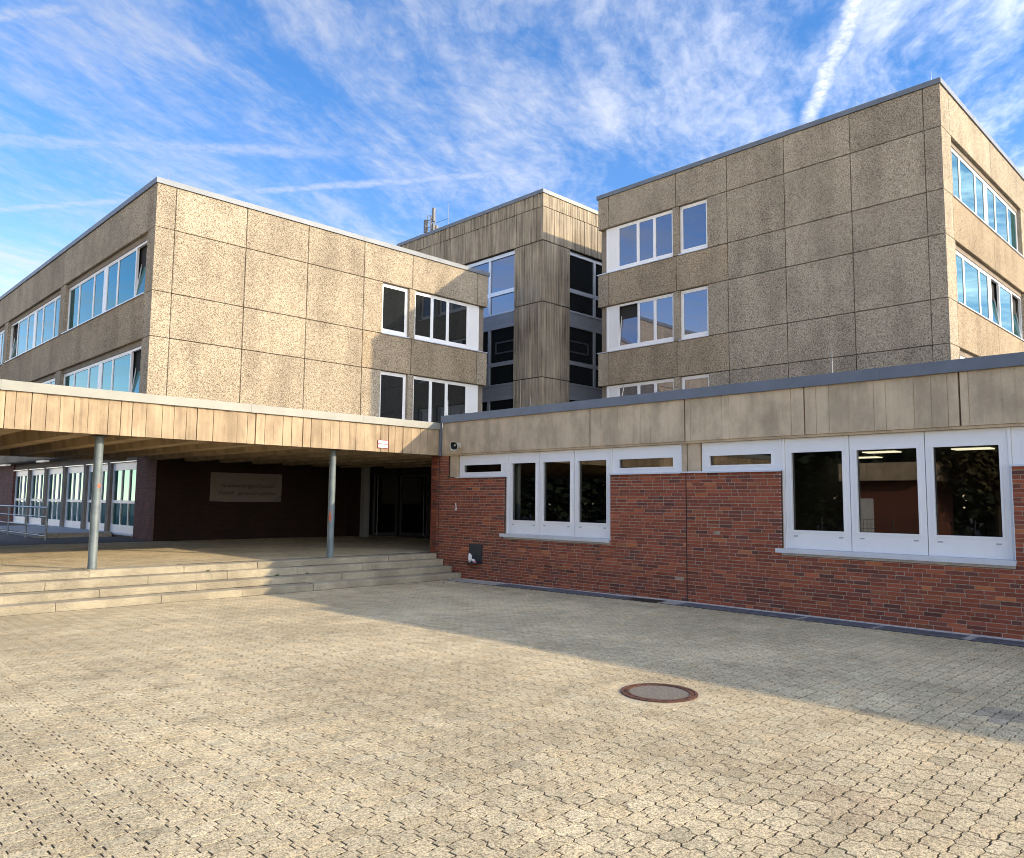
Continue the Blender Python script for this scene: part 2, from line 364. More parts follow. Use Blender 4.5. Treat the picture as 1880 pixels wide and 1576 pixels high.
# ------------------------------------------------------------------ mesh helpers
class MB:
    def __init__(s): s.v, s.f, s.c = [], [], []; s.col = None
    def add(s, verts, faces):
        o = len(s.v); s.v += [tuple(v) for v in verts]
        s.f += [tuple(o+i for i in f) for f in faces]
        if s.col is not None: s.c += [s.col]*len(verts)
        return s
    def box(s, x0, x1, y0, y1, z0, z1):
        if x0 > x1: x0, x1 = x1, x0
        if y0 > y1: y0, y1 = y1, y0
        if z0 > z1: z0, z1 = z1, z0
        return s.add([(x0,y0,z0),(x1,y0,z0),(x1,y1,z0),(x0,y1,z0),(x0,y0,z1),(x1,y0,z1),(x1,y1,z1),(x0,y1,z1)],
                     [(3,2,1,0),(4,5,6,7),(0,1,5,4),(1,2,6,5),(2,3,7,6),(3,0,4,7)])
    def prism(s, poly, z0, z1):       # poly counter-clockwise seen from above
        n = len(poly)
        return s.add([(x,y,z0) for x,y in poly]+[(x,y,z1) for x,y in poly],
                     [tuple(range(n-1,-1,-1)), tuple(range(n,2*n))]+[(i,(i+1)%n,n+(i+1)%n,n+i) for i in range(n)])
    def tube(s, a, b, r, n=8, r2=None):
        a, b = Vector(a), Vector(b); r2 = r if r2 is None else r2
        z = (b-a).normalized(); x = z.orthogonal().normalized(); y = z.cross(x)
        vs = []
        for c, q in ((a, r), (b, r2)):
            for i in range(n):
                t = 2*math.pi*i/n; vs.append(c+x*q*math.cos(t)+y*q*math.sin(t))
        return s.add(vs, [(i,(i+1)%n,n+(i+1)%n,n+i) for i in range(n)]+[tuple(range(n-1,-1,-1)), tuple(range(n,2*n))])
    def ring(s, cx, cy, r0, r1, z0, z1, n=64):
        vs = []
        for r, z in ((r0,z0),(r1,z0),(r1,z1),(r0,z1)):
            vs += [(cx+r*math.cos(2*math.pi*i/n), cy+r*math.sin(2*math.pi*i/n), z) for i in range(n)]
        fs = []
        for k in range(4):
            a, b = k*n, ((k+1)%4)*n
            fs += [(a+i, a+(i+1)%n, b+(i+1)%n, b+i) for i in range(n)]
        return s.add(vs, fs)
    def mesh(s, name, mat, smooth=False, fix=False):
        me = bpy.data.meshes.new(name); me.from_pydata(s.v, [], s.f)
        if mat: me.materials.append(MATS[mat])
        if s.c:
            at = me.color_attributes.new('tone', 'FLOAT_COLOR', 'POINT')
            at.data.foreach_set('color', [x for c in s.c for x in (*c, 1.0)])
        if fix:
            bm = bmesh.new(); bm.from_mesh(me); bmesh.ops.recalc_face_normals(bm, faces=bm.faces); bm.to_mesh(me); bm.free()
        if smooth: me.polygons.foreach_set('use_smooth', [True]*len(me.polygons))
        me.update(); return me
    def build(s, name, mat, parent=None, smooth=False, fix=False):
        return link(name, s.mesh(name, mat, smooth, fix), parent)
def link(name, data, parent=None):
    o = bpy.data.objects.new(name, data); COL.objects.link(o)
    if parent is not None: o.parent = parent
    return o
def tag(o, label=None, cat=None, group=None, kind=None):
    if label: o['label'] = label
    if cat: o['category'] = cat
    if group: o['group'] = group
    if kind: o['kind'] = kind
    return o
def thing(name, label, cat, group=None):
    return tag(link(name, None), label, cat, group)

class Face:
    """a facade: s runs along it, d goes into the building"""
    def __init__(f, axis, at): f.axis, f.at = axis, at
    def P(f, s, z, d): return (f.at+d, s, z) if f.axis == 'X' else (s, f.at+d, z)
    def box(f, mb, s0, s1, z0, z1, d0, d1):
        a, b = f.P(s0, z0, d0), f.P(s1, z1, d1)
        return mb.box(a[0], b[0], a[1], b[1], a[2], b[2])
    def cham(f, mb, s0, s1, z0, z1, d0, d1, c):
        q = [(s0,z0),(s1,z0),(s1,z1),(s0,z1)]; i = [(s0+c,z0+c),(s1-c,z0+c),(s1-c,z1-c),(s0+c,z1-c)]
        vs = [f.P(a,b,d1) for a,b in q]+[f.P(a,b,d0+c) for a,b in q]+[f.P(a,b,d0) for a,b in i]
        fs = [(8,9,10,11)]+[(4+k,4+(k+1)%4,8+(k+1)%4,8+k) for k in range(4)]+[(k,(k+1)%4,4+(k+1)%4,4+k) for k in range(4)]+[(3,2,1,0)]
        if f.axis == 'X': fs = [tuple(reversed(x)) for x in fs]
        return mb.add(vs, fs)

G = 0.011     # half of the joint between facade panels
def panel(face, parent, s0, s1, z0, z1, mat='aggregate', depth=0.30, g0=G, g1=G):
    mb = MB(); face.cham(mb, s0+g0, s1-g1, z0+G, z1-G, 0.0, depth, 0.012)
    return mb.build('panel', mat, parent)

def window(face, parent, s0, s1, z0, z1, cuts, glass, d=0.13, rail=0.07, low=0.14, mull=0.075, wide=(), open_=(), solid=(), frame='frame_white', sill=True, sill_over=(0.04, 0.04), sash=0.035, sillmat='sill_metal', name='window'):
    """framed window: cuts = inner mullion centres; open_ = tilted sashes; solid = indexes of white infill panels"""
    mb = MB(); dep = 0.08
    face.box(mb, s0, s1, z1-rail, z1, d, d+dep); face.box(mb, s0, s1, z0, z0+low, d, d+dep)
    face.box(mb, s0, s0+rail, z0+low, z1-rail, d, d+dep); face.box(mb, s1-rail, s1, z0+low, z1-rail, d, d+dep)
    edges = [s0+rail]
    for k, c in enumerate(cuts):
        w = (0.36 if k in wide else mull)/2
        face.box(mb, c-w, c+w, z0+low, z1-rail, d+0.002, d+dep)
        edges += [c-w, c+w]
    edges.append(s1-rail)
    root = mb.build(name, frame, parent)
    for k in range(len(edges)//2):
        a, b = edges[2*k], edges[2*k+1]; lo, hi = z0+low, z1-rail
        if k in solid:
            m = MB(); face.box(m, a, b, lo, hi, d+0.015, d+0.06); m.build('infill_panel', 'panel_white', root); continue
        m = MB(); q = sash
        for (p0, p1, r0, r1) in ((a, b, lo, lo+q), (a, b, hi-q, hi), (a, a+q, lo+q, hi-q), (b-q, b, lo+q, hi-q)):
            face.box(m, p0, p1, r0, r1, d+0.012, d+0.062)
        sh = m.build('sash', frame, root)
        m = MB(); face.box(m, a+q, b-q, lo+q, hi-q, d+0.030, d+0.045)
        pn = m.build('pane', glass, root)
        if k in open_:
            ang = R(7.0)
            m = MB(); face.box(m, a, b, lo, hi, d+0.30, d+0.31); m.build('opening', 'core_dark', root)
            for o in (sh, pn):      # tilt the sash inwards about its lower edge
                piv = Vector(face.P((a+b)/2, lo, d+0.04))
                rot = Matrix.Rotation(ang, 4, 'Y') if face.axis == 'X' else Matrix.Rotation(-ang, 4, 'X')
                o.data.transform(Matrix.Translation(piv) @ rot @ Matrix.Translation(-piv))
    if sill:
        m = MB(); face.box(m, s0-sill_over[0], s1+sill_over[1], z0-0.035, z0-0.003, -0.045, d+0.05)
        m.build('sill', sillmat, root)
    return root

def coping(parent, pts, z0, z1, w, mat, seam=3.0, name='coping'):
    """metal edge trim along an axis-parallel polyline; w = outward overhang is already in pts"""
    mb = MB()
    for (a, b) in zip(pts, pts[1:]):
        (x0, y0), (x1, y1) = a, b
        if abs(x1-x0) < 1e-6: mb.box(x0, x0+w, y0, y1, z0, z1)
        else: mb.box(x0, x1, y0, y0+w, z0, z1)
    o = mb.build(name, mat, parent)
    for (a, b) in zip(pts, pts[1:]):
        (x0, y0), (x1, y1) = a, b
        L = abs(x1-x0)+abs(y1-y0); n = int(L/seam)
        for k in range(1, n+1):
            t = (k-0.4)/max(n, 1)
            if abs(x1-x0) < 1e-6:
                y = y0+(y1-y0)*t; ms = MB(); ms.box(x0-0.004, x0+w, y-0.05, y+0.05, z0-0.004, z1+0.004)
            else:
                x = x0+(x1-x0)*t; ms = MB(); ms.box(x-0.05, x+0.05, y0-0.004, y0+w, z0-0.004, z1+0.004)
            ms.build('seam_cover', mat, o)
    return o

# in-frame test for sorting pieces by how large they show
def shows(p):
    q = Vector(p)-CAM; dz = q.dot(CF)
    if dz < 0.3: return 0.0
    x = 0.5+F_PX*q.dot(CR)/dz/W_PX; y = 0.5-F_PX*q.dot(CU)/dz/H_PX
    return 1.0/dz if (0.0 < x < 1.0 and 0.0 < y < 1.0) else 0.0

# ------------------------------------------------------------------ levels and positions (metres)
XW, XF = 12.56, 12.53            # brick face / concrete fascia of the low wing
YC = 15.33                       # canopy fascia face
ZT = 0.486                       # terrace level
RX, RY, RYE = 25.84, 7.31, 21.07
LX, LY, LXE = 8.484, 24.498, 22.50
TX, TY = 24.97, 23.56
H = 3.4486; ROOF = 15.037; LINT = 13.643; SILL = 11.622
def gz(y): return 0.0 if y < 8 else -(y-8)*0.0105

# ------------------------------------------------------------------ ground
mb = MB(); mb.box(-300, 300, -300, 300, -0.6, -0.13)
tag(mb.build('ground', 'asphalt'), 'dark asphalt ground spreading out around the school', 'ground', kind='structure')

A0, PX, PY = 2.945, 0.3745, 0.1425
STONE = [(.017,0),(.08,-.010),(.117,-.007),(.130,.001),(.170,-.002),(.170,.058),(.2045,.064),(.2045,.124),(.170,.1405),(.128,.1385),(.122,.1305),(.08,.1325),(.017,.1425),(-.017,.122),(-.017,.064),(.017,.058)]
def offset(poly, d):
    n = len(poly); out = []
    for i in range(n):
        p0, p1, p2 = Vector(poly[i-1]), Vector(poly[i]), Vector(poly[(i+1)%n])
        e1, e2 = (p1-p0).normalized(), (p2-p1).normalized()
        n1, n2 = Vector((-e1.y, e1.x)), Vector((-e2.y, e2.x))
        b = n1+n2; L = b.length
        b = n1 if L < 1e-6 else b/L
        k = d/max(0.45, b.dot(n1)); out.append((p1.x+b.x*k*1.15, p1.y+b.y*k*0.85))
    return out
S1 = offset(STONE, 0.0047); S1C = offset(STONE, 0.0055)
rot = lambda P: [(PX-x, .122-y) for x, y in P]
S2, S2C = rot(S1), rot(S1C)
MH = (6.38, 4.45); MHR = 0.372
def stone_color(cx, cy):
    v = random.gauss(1.0, 0.032); w = random.gauss(0, 0.008)
    c = [0.65*v, (0.545+w)*v, (0.36+w*1.4)*v]
    if math.hypot((cx-4.95)/0.32, (cy-2.03)/0.24) < 1: c = [0.59*v, 0.475*v, 0.315*v]
    if math.hypot((cx-7.96)/0.26, (cy-1.93)/0.30) < 1: c = [0.44*v, 0.385*v, 0.29*v]
    if random.random() < 0.03: c = [q*0.86 for q in c]
    return tuple(c)
def stone(mb, flip, ox, oy, z0, bev, hole=True):
    P, C = (S2, S2C) if flip else (S1, S1C)
    cx, cy = ox+(0.28 if flip else 0.094), oy+0.066
    if hole and math.hypot(cx-MH[0], cy-MH[1]) < 0.36: return None
    ang = random.gauss(0, 0.007); ca, sa = math.cos(ang), math.sin(ang)
    tx, ty = random.gauss(0, 0.0022), random.gauss(0, 0.0018); dz = random.gauss(0.0003, 0.0004)
    jx, jy = random.gauss(0, 0.0010), random.gauss(0, 0.0010)
    def tr(p, h):
        x, y = ox+p[0]-cx, oy+p[1]-cy
        X, Y = cx+jx+x*ca-y*sa, cy+jy+x*sa+y*ca
        if hole:
            r = math.hypot(X-MH[0], Y-MH[1])
            if r < MHR: X, Y = MH[0]+(X-MH[0])*MHR/r, MH[1]+(Y-MH[1])*MHR/r
        return (X, Y, z0(Y)+h+dz+x*tx+y*ty)
    n = len(P); mb.col = stone_color(cx, cy)
    if bev:
        vs = [tr(p, -0.035) for p in P]+[tr(p, -0.0006) for p in P]+[tr(p, 0.0) for p in C]
        fs = [(k*n+i, k*n+(i+1)%n, (k+1)*n+(i+1)%n, (k+1)*n+i) for k in (0, 1) for i in range(n)]+[tuple(range(2*n, 3*n))]
    else:
        vs = [tr(p, -0.03) for p in P]+[tr(p, 0.0) for p in P]
        fs = [(i, (i+1)%n, n+(i+1)%n, n+i) for i in range(n)]+[tuple(range(n, 2*n))]
    mb.add(vs, fs); return (cx, cy)

# courtyard: a bed of joint sand with the stones on it; the 300 that show largest are pieces of their own
mb = MB()
for (y0, y1) in ((-14, 8), (8, 14.6)):
    mb.add([(-14, y0, gz(y0)-0.0032), (XW+0.05, y0, gz(y0)-0.0032), (XW+0.05, y1, gz(y1)-0.0032), (-14, y1, gz(y1)-0.0032)], [(0, 1, 2, 3)])
yard = tag(mb.build('courtyard_paving', 'joint_sand'), 'pale interlocking concrete block paving across the school courtyard', 'pavement', kind='structure')
cells = []
for i in range(-12, 25):
    for j in range(-42, 79):
        ox, oy = A0+i*PX, 3.308+j*PY
        for fl in (0, 1):
            cx, cy = ox+(0.28 if fl else 0.094), oy+0.066
            if cx > 11.98 or cy > 14.44 or cx < -1.3 or cy < -2.2: continue
            if cx+cy < 1.6: continue
            cells.append((shows((cx, cy, 0)), ox, oy, fl))
cells.sort(key=lambda c: -c[0])
field = MB(); near = MB(); n_ind = 0
for k, (sv, ox, oy, fl) in enumerate(cells):
    if n_ind < 300 and sv > 0:
        m = MB()
        if stone(m, fl, ox, oy, gz, True): m.build('paver', 'paver', yard); n_ind += 1
    else:
        stone(near if sv > 0.11 else field, fl, ox, oy, gz, sv > 0.11)
field.v, off = field.v+near.v, len(field.v); field.f += [tuple(off+i for i in f) for f in near.f]; field.c += near.c
tag(field.build('paving_field', 'paver', yard), kind='stuff')

# terrace under the canopy, four steps up
mb = MB(); mb.box(-14, 17.29, 15.80, 60, -0.13, ZT-0.004); mb.box(-14, 12.50, 14.75, 15.80, -0.13, 0.05)
terr = tag(mb.build('terrace', 'joint_sand'), 'raised terrace of block paving under the entrance canopy', 'terrace', kind='structure')
field = MB()
for i in range(-10, 40):
    for j in range(86, 152):
        ox, oy = A0+i*PX, 3.308+j*PY
        for fl in (0, 1):
            cx = ox+(0.28 if fl else 0.094)
            if oy < 15.86 or oy > 24.5 or cx > 17.2 or cx < 0.5: continue
            stone(field, fl, ox, oy, lambda y: ZT, False, False)
tag(field.build('paving_field', 'paver', terr), kind='stuff')
mb = MB(); mb.box(-14, LX+0.44, 24.66, 60, ZT-0.004, ZT-0.001)
mb.build('asphalt_strip', 'asphalt', terr)

steps = thing('entrance_steps', 'four long pale concrete steps leading up to the canopy terrace', 'steps')
rows = ((14.484, -0.13, 0.066, 5.46), (14.831, 0.066, 0.2035, 4.53), (15.173, 0.2035, 0.354, 5.47), (15.447, 0.354, ZT, 6.23))
for ri, (y, z0, z1, ph) in enumerate(rows):
    js = [ph+1.62*k for k in range(-8, 6)]
    if ri in (0, 2): js = [3.77-1.66*k for k in range(6, 0, -1)]+[3.77, 5.46, 6.99, 8.52, 10.17]
    else: js = [4.53-1.66*k for k in range(6, 0, -1)]+[4.53, 6.23, 7.75, 9.41, 11.08]
    js = [q for q in js if q < 12.0]+[12.545]
    for a, b in zip(js, js[1:]):
        m = MB(); c = 0.012; g = 0.005
        a2, b2 = a+g, b-g; yb = y+(0.40 if ri < 3 else 0.41); dy = random.gauss(0, 0.004); dz = random.gauss(0, 0.003)
        y2, zt = y+dy, z1+dz
        zl = z0-0.02 if ri == 0 else z0+0.006
        prof = [(y2, zl), (yb, zl), (yb, zt), (y2+c*1.4, zt), (y2, zt-c)]
        n = len(prof)
        m.add([(a2, p, q) for p, q in prof]+[(b2, p, q) for p, q in prof],
              [tuple(range(n-1, -1, -1)), tuple(range(n, 2*n))]+[(i, (i+1)%n, n+(i+1)%n, n+i) for i in range(n)])
        m.build('step_block', 'step_concrete', steps, fix=True)
mb = MB(); mb.box(-9, 12.5, 14.55, 15.8, -0.1, 0.02); mb.box(-9, 12.5, 15.0, 15.8, 0.0, 0.17); mb.box(-9, 12.5, 15.3, 15.8, 0.1, 0.32)
mb.build('step_core', 'joint', steps)

# ------------------------------------------------------------------ low brick wing
wing = thing('brick_wing', 'single-storey red brick wing with concrete fascia and white windows beside the courtyard', 'building')
FW = Face('X', XW); FF = Face('X', XF)
WINS = [(9.93, 13.02), (2.86, 6.25), (-4.21, -0.82)]        # deep window openings
JOINTS = [15.417, 8.126, 1.06, -6.0]
mb = MB()
FW.box(mb, -9.0, 15.73, -0.1, 1.0, 0.0045, 0.35)
edges = [-9.0]+[e for w in sorted(WINS) for e in w]+[15.73]
for a, b in zip(edges[0::2], edges[1::2]): FW.box(mb, a, b, 1.0, 2.372, 0.0045, 0.35)
FW.box(mb, 15.05, 15.73, 2.372, 2.95, 0.0045, 0.35)
mb.box(XW+0.0045, 17.3, 15.73-0.24, 15.72, -0.1, 2.95)      # return wall at the entrance
wall = mb.build('brick_wall', 'mortar', wing)
TONES = [((0.25, 0.068, 0.040), 6), ((0.22, 0.062, 0.040), 7), ((0.30, 0.085, 0.046), 3), ((0.175, 0.056, 0.042), 3.2), ((0.125, 0.050, 0.042), 1.6), ((0.38, 0.125, 0.055), 0.5), ((0.25, 0.090, 0.050), 1)]
def brick_tone():
    c = random.choices([t[0] for t in TONES], [t[1] for t in TONES])[0]; k = random.gauss(1.0, 0.10)*1.22
    return tuple(max(0.02, q*k) for q in (c[0]*1.0, c[1]*1.0, c[2]*0.88))
CO = 0.0625
bricks = []
def course(s0, s1, z, rnd):
    s = s0
    first = True
    while s < s1-0.03:
        L = random.choices((0.24, 0.115, 0.175), (7, 2.0, 0.5))[0]
        if first: L = rnd; first = False
        e = min(s+L, s1)
        if s1-e < 0.06: e = s1
        bricks.append((s, e, z)); s = e+0.010
for k in range(-1, 47):
    z = k*CO
    spans = []
    cut = sorted(JOINTS)
    segs = [-9.0]+cut+[15.73]
    for a, b in zip(segs, segs[1:]):
        a2, b2 = (a+0.010 if a in cut else a), (b-0.010 if b in cut else b)
        holes = []
        if z > 0.99: holes += WINS
        if z > 2.34: holes += [(-9.0, 15.05)]
        parts = [(a2, b2)]
        for h0, h1 in holes:
            nxt = []
            for p, q in parts:
                if h1 <= p or h0 >= q: nxt.append((p, q)); continue
                if h0 > p: nxt.append((p, h0))
                if h1 < q: nxt.append((h1, q))
            parts = nxt
        spans += parts
    for p, q in spans:
        if q-p > 0.05: course(p, q, z, (0.24, 0.115, 0.175, 0.24, 0.06)[(k*3+int(p*7)) % 5])
bricks.sort(key=lambda b: -shows((XW, (b[0]+b[1])/2, b[2])))
rest = MB()
def brick_into(m, b):
    s0, s1, z = b; dd = random.gauss(0, 0.0016); m.col = brick_tone()
    if z < 0.4 and random.random() < 0.35: m.col = tuple(q*0.8 for q in m.col)
    FW.cham(m, s0, s1, z+0.0052+random.gauss(0, .0006), z+CO-0.0052, dd, 0.05, 0.003)
for k, b in enumerate(bricks):
    if k < 300:
        m = MB(); brick_into(m, b); m.build('brick', 'brick', wall)
    else: brick_into(rest, b)
tag(rest.build('brickwork', 'brick', wall), kind='stuff')
for j in JOINTS:
    m = MB(); FW.box(m, j-0.0095, j+0.0095, 0.0, 2.37 if j < 15 else 2.95, 0.0015, 0.04); m.build('movement_joint', 'black', wall)
# end face of the pier at the entrance
mb = MB(); mb.box(XW, 17.3, 15.722, 15.732, 0.4, 2.95); mb.build('pier_end', 'far_brick', wing)

# fascia: cast panels with board marks, metal coping
def board_panel(face, parent, s0, s1, z0, z1, mat, wmin, wmax, dev, gap, thick=0.22, name='fascia_panel'):
    """one cast panel; the face is broken into board-wide strips that stand a little proud of each other"""
    mb = MB(); s = s0; prev = 0.0
    cuts = [s0]
    while cuts[-1] < s1-wmin: cuts.append(cuts[-1]+random.uniform(wmin, wmax))
    cuts[-1] = s1
    pts = []
    for a, b in zip(cuts, cuts[1:]):
        d0 = abs(random.gauss(0, dev)); d1 = max(0.0, d0+random.gauss(0, dev*0.5))
        g = gap if random.random() < 0.35 else gap*0.3
        pts += [(a+g, d0), (b-g, d1), (b-g*0.9, d1+gap*1.6 if g == gap else d1+0.001), (b, d1+gap*1.6 if g == gap else d1+0.001)]
    pts = [(s0, pts[0][1])]+pts; pts[-1] = (s1, pts[-1][1])
    vs = [face.P(s, z0, d) for s, d in pts]+[face.P(s, z1, d) for s, d in pts]
    n = len(pts); fs = [(i, i+1, n+i+1, n+i) for i in range(n-1)]
    o = len(vs); vs += [face.P(s0, z0, thick), face.P(s1, z0, thick), face.P(s0, z1, thick), face.P(s1, z1, thick)]
    fs += [(o, o+1, o+3, o+2), tuple([o]+list(range(n))+[o+1]), tuple([o+2]+list(range(n, 2*n))+[o+3]), (o, 0, n, o+2), (o+1, n-1, 2*n-1, o+3)]
    mb.add(vs, fs)
    return mb.build(name, mat, parent, fix=True)
ZFB, ZFT = 2.948, 3.773
FJ = [15.30, 10.433, 8.126, 5.796, 3.46, 1.13, -1.2, -3.5, -5.8, -9.0]
for a, b in zip(FJ, FJ[1:]):
    board_panel(FF, wing, b+0.012, a-0.012, ZFB+0.02, ZFT, 'fascia_concrete', 0.10, 0.26, 0.0040, 0.006)
mb = MB(); FF.box(mb, -9.0, 15.29, ZFB+0.03, ZFT-0.01, 0.16, 0.5); mb.build('fascia_backing', 'joint', wing)
mb = MB(); FF.box(mb, -9.0, 15.29, ZFB-0.02, ZFB+0.018, 0.03, 0.6); mb.build('fascia_soffit', 'fascia_concrete', wing)
coping(wing, [(XF-0.05, -9.0), (XF-0.05, 15.28)], ZFT-0.012, 3.945, 0.35, 'zinc', 2.35)
mb = MB(); mb.box(XF-0.02, 24.0, -9.0, 1.9, 3.80, 4.28); mb.build('added_roof_block', 'zinc', wing)  # unseen raised block, added so the courtyard shadow reaches further out
mb = MB(); mb.box(XF+0.3, 24.8, -9.0, 15.28, 3.5, 3.80); mb.box(XF+0.3, 24.8, 15.28, 23.5, 3.4, 3.62)
mb.box(24.8, 50, -9.0, RY-0.35, 3.5, 3.80); mb.build('roof', 'roofing', wing)
mb = MB(); mb.box(XF+0.5, 46, -9.0, -8.7, -0.1, 3.5); mb.build('end_wall', 'far_brick', wing)

def wing_window(y0, y1, left_start, right_end):
    """three deep sashes with a low transom light on either side, all in white framing"""
    d = 0.09; zt = 2.925; zs = 1.07; zl = 2.395
    mb = MB()
    def bx(a, b, z0, z1, d0=d, d1=d+0.09): FW.box(mb, a, b, z0, z1, d0, d1)
    w = (y1-y0)/3.0; div = [y0+0.04, y0+w, y0+2*w, y1-0.04]
    root = None
    panes = []
    for k in range(3):
        a, b = div[k]+0.006, div[k+1]-0.006
        pa, pb, p0, p1 = a+0.105, b-0.105, 1.375, 2.685
        bx(a, b, zs, p0); bx(a, b, p1, zt); bx(a, pa, p0, p1); bx(pb, b, p0, p1)
        panes.append((pa, pb, p0, p1))
    bx(y0-0.0, y0+0.04, zs, zt, d-0.02, d+0.10); bx(y1-0.04, y1, zs, zt, d-0.02, d+0.10)
    for (a, b) in ((right_end, y0-0.004), (y1+0.004, left_start)):     # transom lights
        if b-a < 0.3: continue
        pa, pb, p0, p1 = a+0.20, b-0.16, 2.50, 2.682
        bx(a+0.05, b, zl, p0); bx(a+0.05, b, p1, zt); bx(a+0.05, pa, p0, p1); bx(pb, b, p0, p1)
        bx(a, a+0.046, zl, zt, d-0.025, d+0.09)
        panes.append((pa, pb, p0, p1))
    root = mb.build('window', 'frame_white', wing)
    for (a, b, z0, z1) in panes:
        m = MB(); FW.box(m, a-0.002, b+0.002, z0-0.002, z1+0.002, d+0.045, d+0.055); m.build('pane', 'glass_clear', root)
        m = MB(); q = 0.028
        for (p, r, s, t) in ((a-q, b+q, z0-q, z0+0.004), (a-q, b+q, z1-0.004, z1+q), (a-q, a+0.004, z0+0.004, z1-0.004), (b-0.004, b+q, z0+0.004, z1-0.004)):
            FW.box(m, p, r, s, t, d-0.012, d+0.02)
        m.build('glazing_bead', 'frame_white', root)
        if z1-z0 > 1:
            m = MB()
            for s in (a+0.02, b-0.09): FW.box(m, s, s+0.07, z0-0.105, z0-0.085, d-0.006, d)
            m.build('drain_cap', 'alu_grey', root)
    m = MB(); FW.box(m, y0-0.02, y1+0.10, zs-0.045, zs-0.003, -0.055, d+0.03); FW.box(m, y0-0.02, y1+0.10, zs-0.075, zs-0.045, -0.055, -0.048)
    m.build('sill', 'sill_metal', root)
    m = MB(); FW.box(m, y0, y1, zs-0.115, zs-0.048, -0.022, 0.10); m.build('stone_sill', 'stone_sill', root)
    m = MB(); FW.box(m, y0-0.012, y0-0.001, zs, zl, -0.004, d); FW.box(m, y1+0.001, y1+0.03, zs, zl, 0.004, d); m.build('jamb_trim', 'sill_metal', root)
    for (a, b) in ((right_end, y0-0.02), (y1+0.02, left_start+0.0)):
        m = MB(); FW.box(m, a-0.02, b+0.02, zl-0.030, zl-0.003, -0.05, d+0.02); m.build('sill', 'sill_metal', root)
    # panes tagged with what lies behind: a dim classroom
    return root
wing_window(9.93, 13.02, 14.73, 8.257)
wing_window(2.86, 6.25, 7.833, 1.20)
wing_window(-4.21, -0.82, 0.78, -5.9)
for (a, b) in ((7.86, 8.115), (8.137, 8.24), (14.76, 15.045), (0.81, 1.05), (1.07, 1.18)):
    mb = MB(); FW.box(mb, a, b, 2.40, 2.95, 0.05, 0.30); mb.build('concrete_post', 'fascia_concrete', wing)
mb = MB(); FW.box(mb, 7.79, 8.30, 2.372, 2.398, -0.03, 0.10); mb.build('sill', 'sill_metal', wing)
# dim rooms behind the glass
mb = MB()
mb.box(12.95, 24.5, -8.7, 15.4, 0.40, 0.48)
mb.box(21.0, 21.2, -8.7, 15.4, 0.48, 2.95); mb.box(12.95, 21.0, 8.10, 8.16, 0.48, 2.95); mb.box(12.95, 21.0, -8.7, -8.6, 0.48, 2.95); mb.box(12.95, 21.0, 15.40, 15.47, 0.48, 2.95)
mb.build('room', 'interior', wing)
mb = MB(); mb.box(12.95, 21.2, -8.7, 15.47, 2.96, 3.10); mb.build('room_ceiling', 'interior_ceiling', wing)
for (x, y) in ((15.4, 4.05), (17.4, 6.35), (15.9, 2.2), (19.2, 7.4), (15.4, 0.2), (17.4, 4.6)):
    mb = MB(); mb.box(x-0.19, x+0.19, y-0.34, y+0.34, 2.935, 2.955); mb.build('ceiling_light', 'lamp_panel', wing)

# ------------------------------------------------------------------ entrance canopy
can = thing('entrance_canopy', 'long flat concrete entrance canopy with board-marked fascia on round steel columns', 'canopy')
FC = Face('Y', YC)
mb = MB(); FC.box(mb, -5.0, 12.50, ZFB+0.02, 3.60, 0.05, 0.28)
fas = mb.build('fascia', 'groove', can)
s = -5.0
KNOWN = [3.427, 3.658, 3.869, 4.094, 4.324, 4.661, 4.876, 5.086, 5.33, 5.63, 5.856, 6.087, 6.301, 6.631, 6.867, 7.132]
cuts = [-5.0]
while cuts[-1] < 3.2: cuts.append(cuts[-1]+random.uniform(0.19, 0.29))
cuts[-1] = 3.19; cuts += KNOWN
while cuts[-1] < 12.28: cuts.append(cuts[-1]+random.uniform(0.16, 0.27))
cuts[-1] = 12.50
for a, b in zip(cuts, cuts[1:]):
    g = random.choice((0.003, 0.005, 0.008)); d0 = random.uniform(0.0, 0.014); tw = random.gauss(0, 0.012)
    m = MB(); vs = []
    n = 5 if b-a > 0.2 else 3
    ss = [a+g+(b-a-2*g)*i/n for i in range(n+1)]
    dd = [max(-0.004, d0+tw*(i/n-0.5)+random.gauss(0, 0.0045)) for i in range(n+1)]
    vs = [FC.P(q, ZFB, d) for q, d in zip(ss, dd)]+[FC.P(q, 3.60, d) for q, d in zip(ss, dd)]+[FC.P(ss[0], ZFB, .06), FC.P(ss[-1], ZFB, .06), FC.P(ss[0], 3.60, .06), FC.P(ss[-1], 3.60, .06)]
    N = n+1; o = 2*N
    fs = [(i, i+1, N+i+1, N+i) for i in range(n)]+[tuple([o]+list(range(N))+[o+1])[::-1], tuple([o+2]+list(range(N, 2*N))+[o+3]), (o, o+2, N, 0), (N-1, 2*N-1, o+3, o+1)]
    m.add(vs, fs); m.build('fascia_board', 'canopy_concrete', fas, fix=True)
mb = MB(); mb.box(-5.0, 12.46, YC-0.045, YC+0.30, 3.598, 3.765)
cop = mb.build('coping', 'zinc_pale', can)
for x in (-2.5, 0.3, 3.0, 7.45, 10.2):
    mb = MB(); mb.box(x-0.05, x+0.05, YC-0.049, YC+0.3, 3.594, 3.769); mb.build('seam_cover', 'zinc_pale', cop)
mb = MB(); mb.box(12.462, 12.53, YC-0.03, YC+0.02, 2.93, 3.77); mb.build('corner_trim', 'zinc', can)
mb = MB(); mb.box(-5.0, LX-0.03, YC+0.28, 26.0, 3.38, 3.62); mb.box(LX-0.03, 17.3, YC+0.28, LY+0.16, 3.38, 3.61)
mb.build('roof_slab', 'beam_concrete', can)
x = -4.6
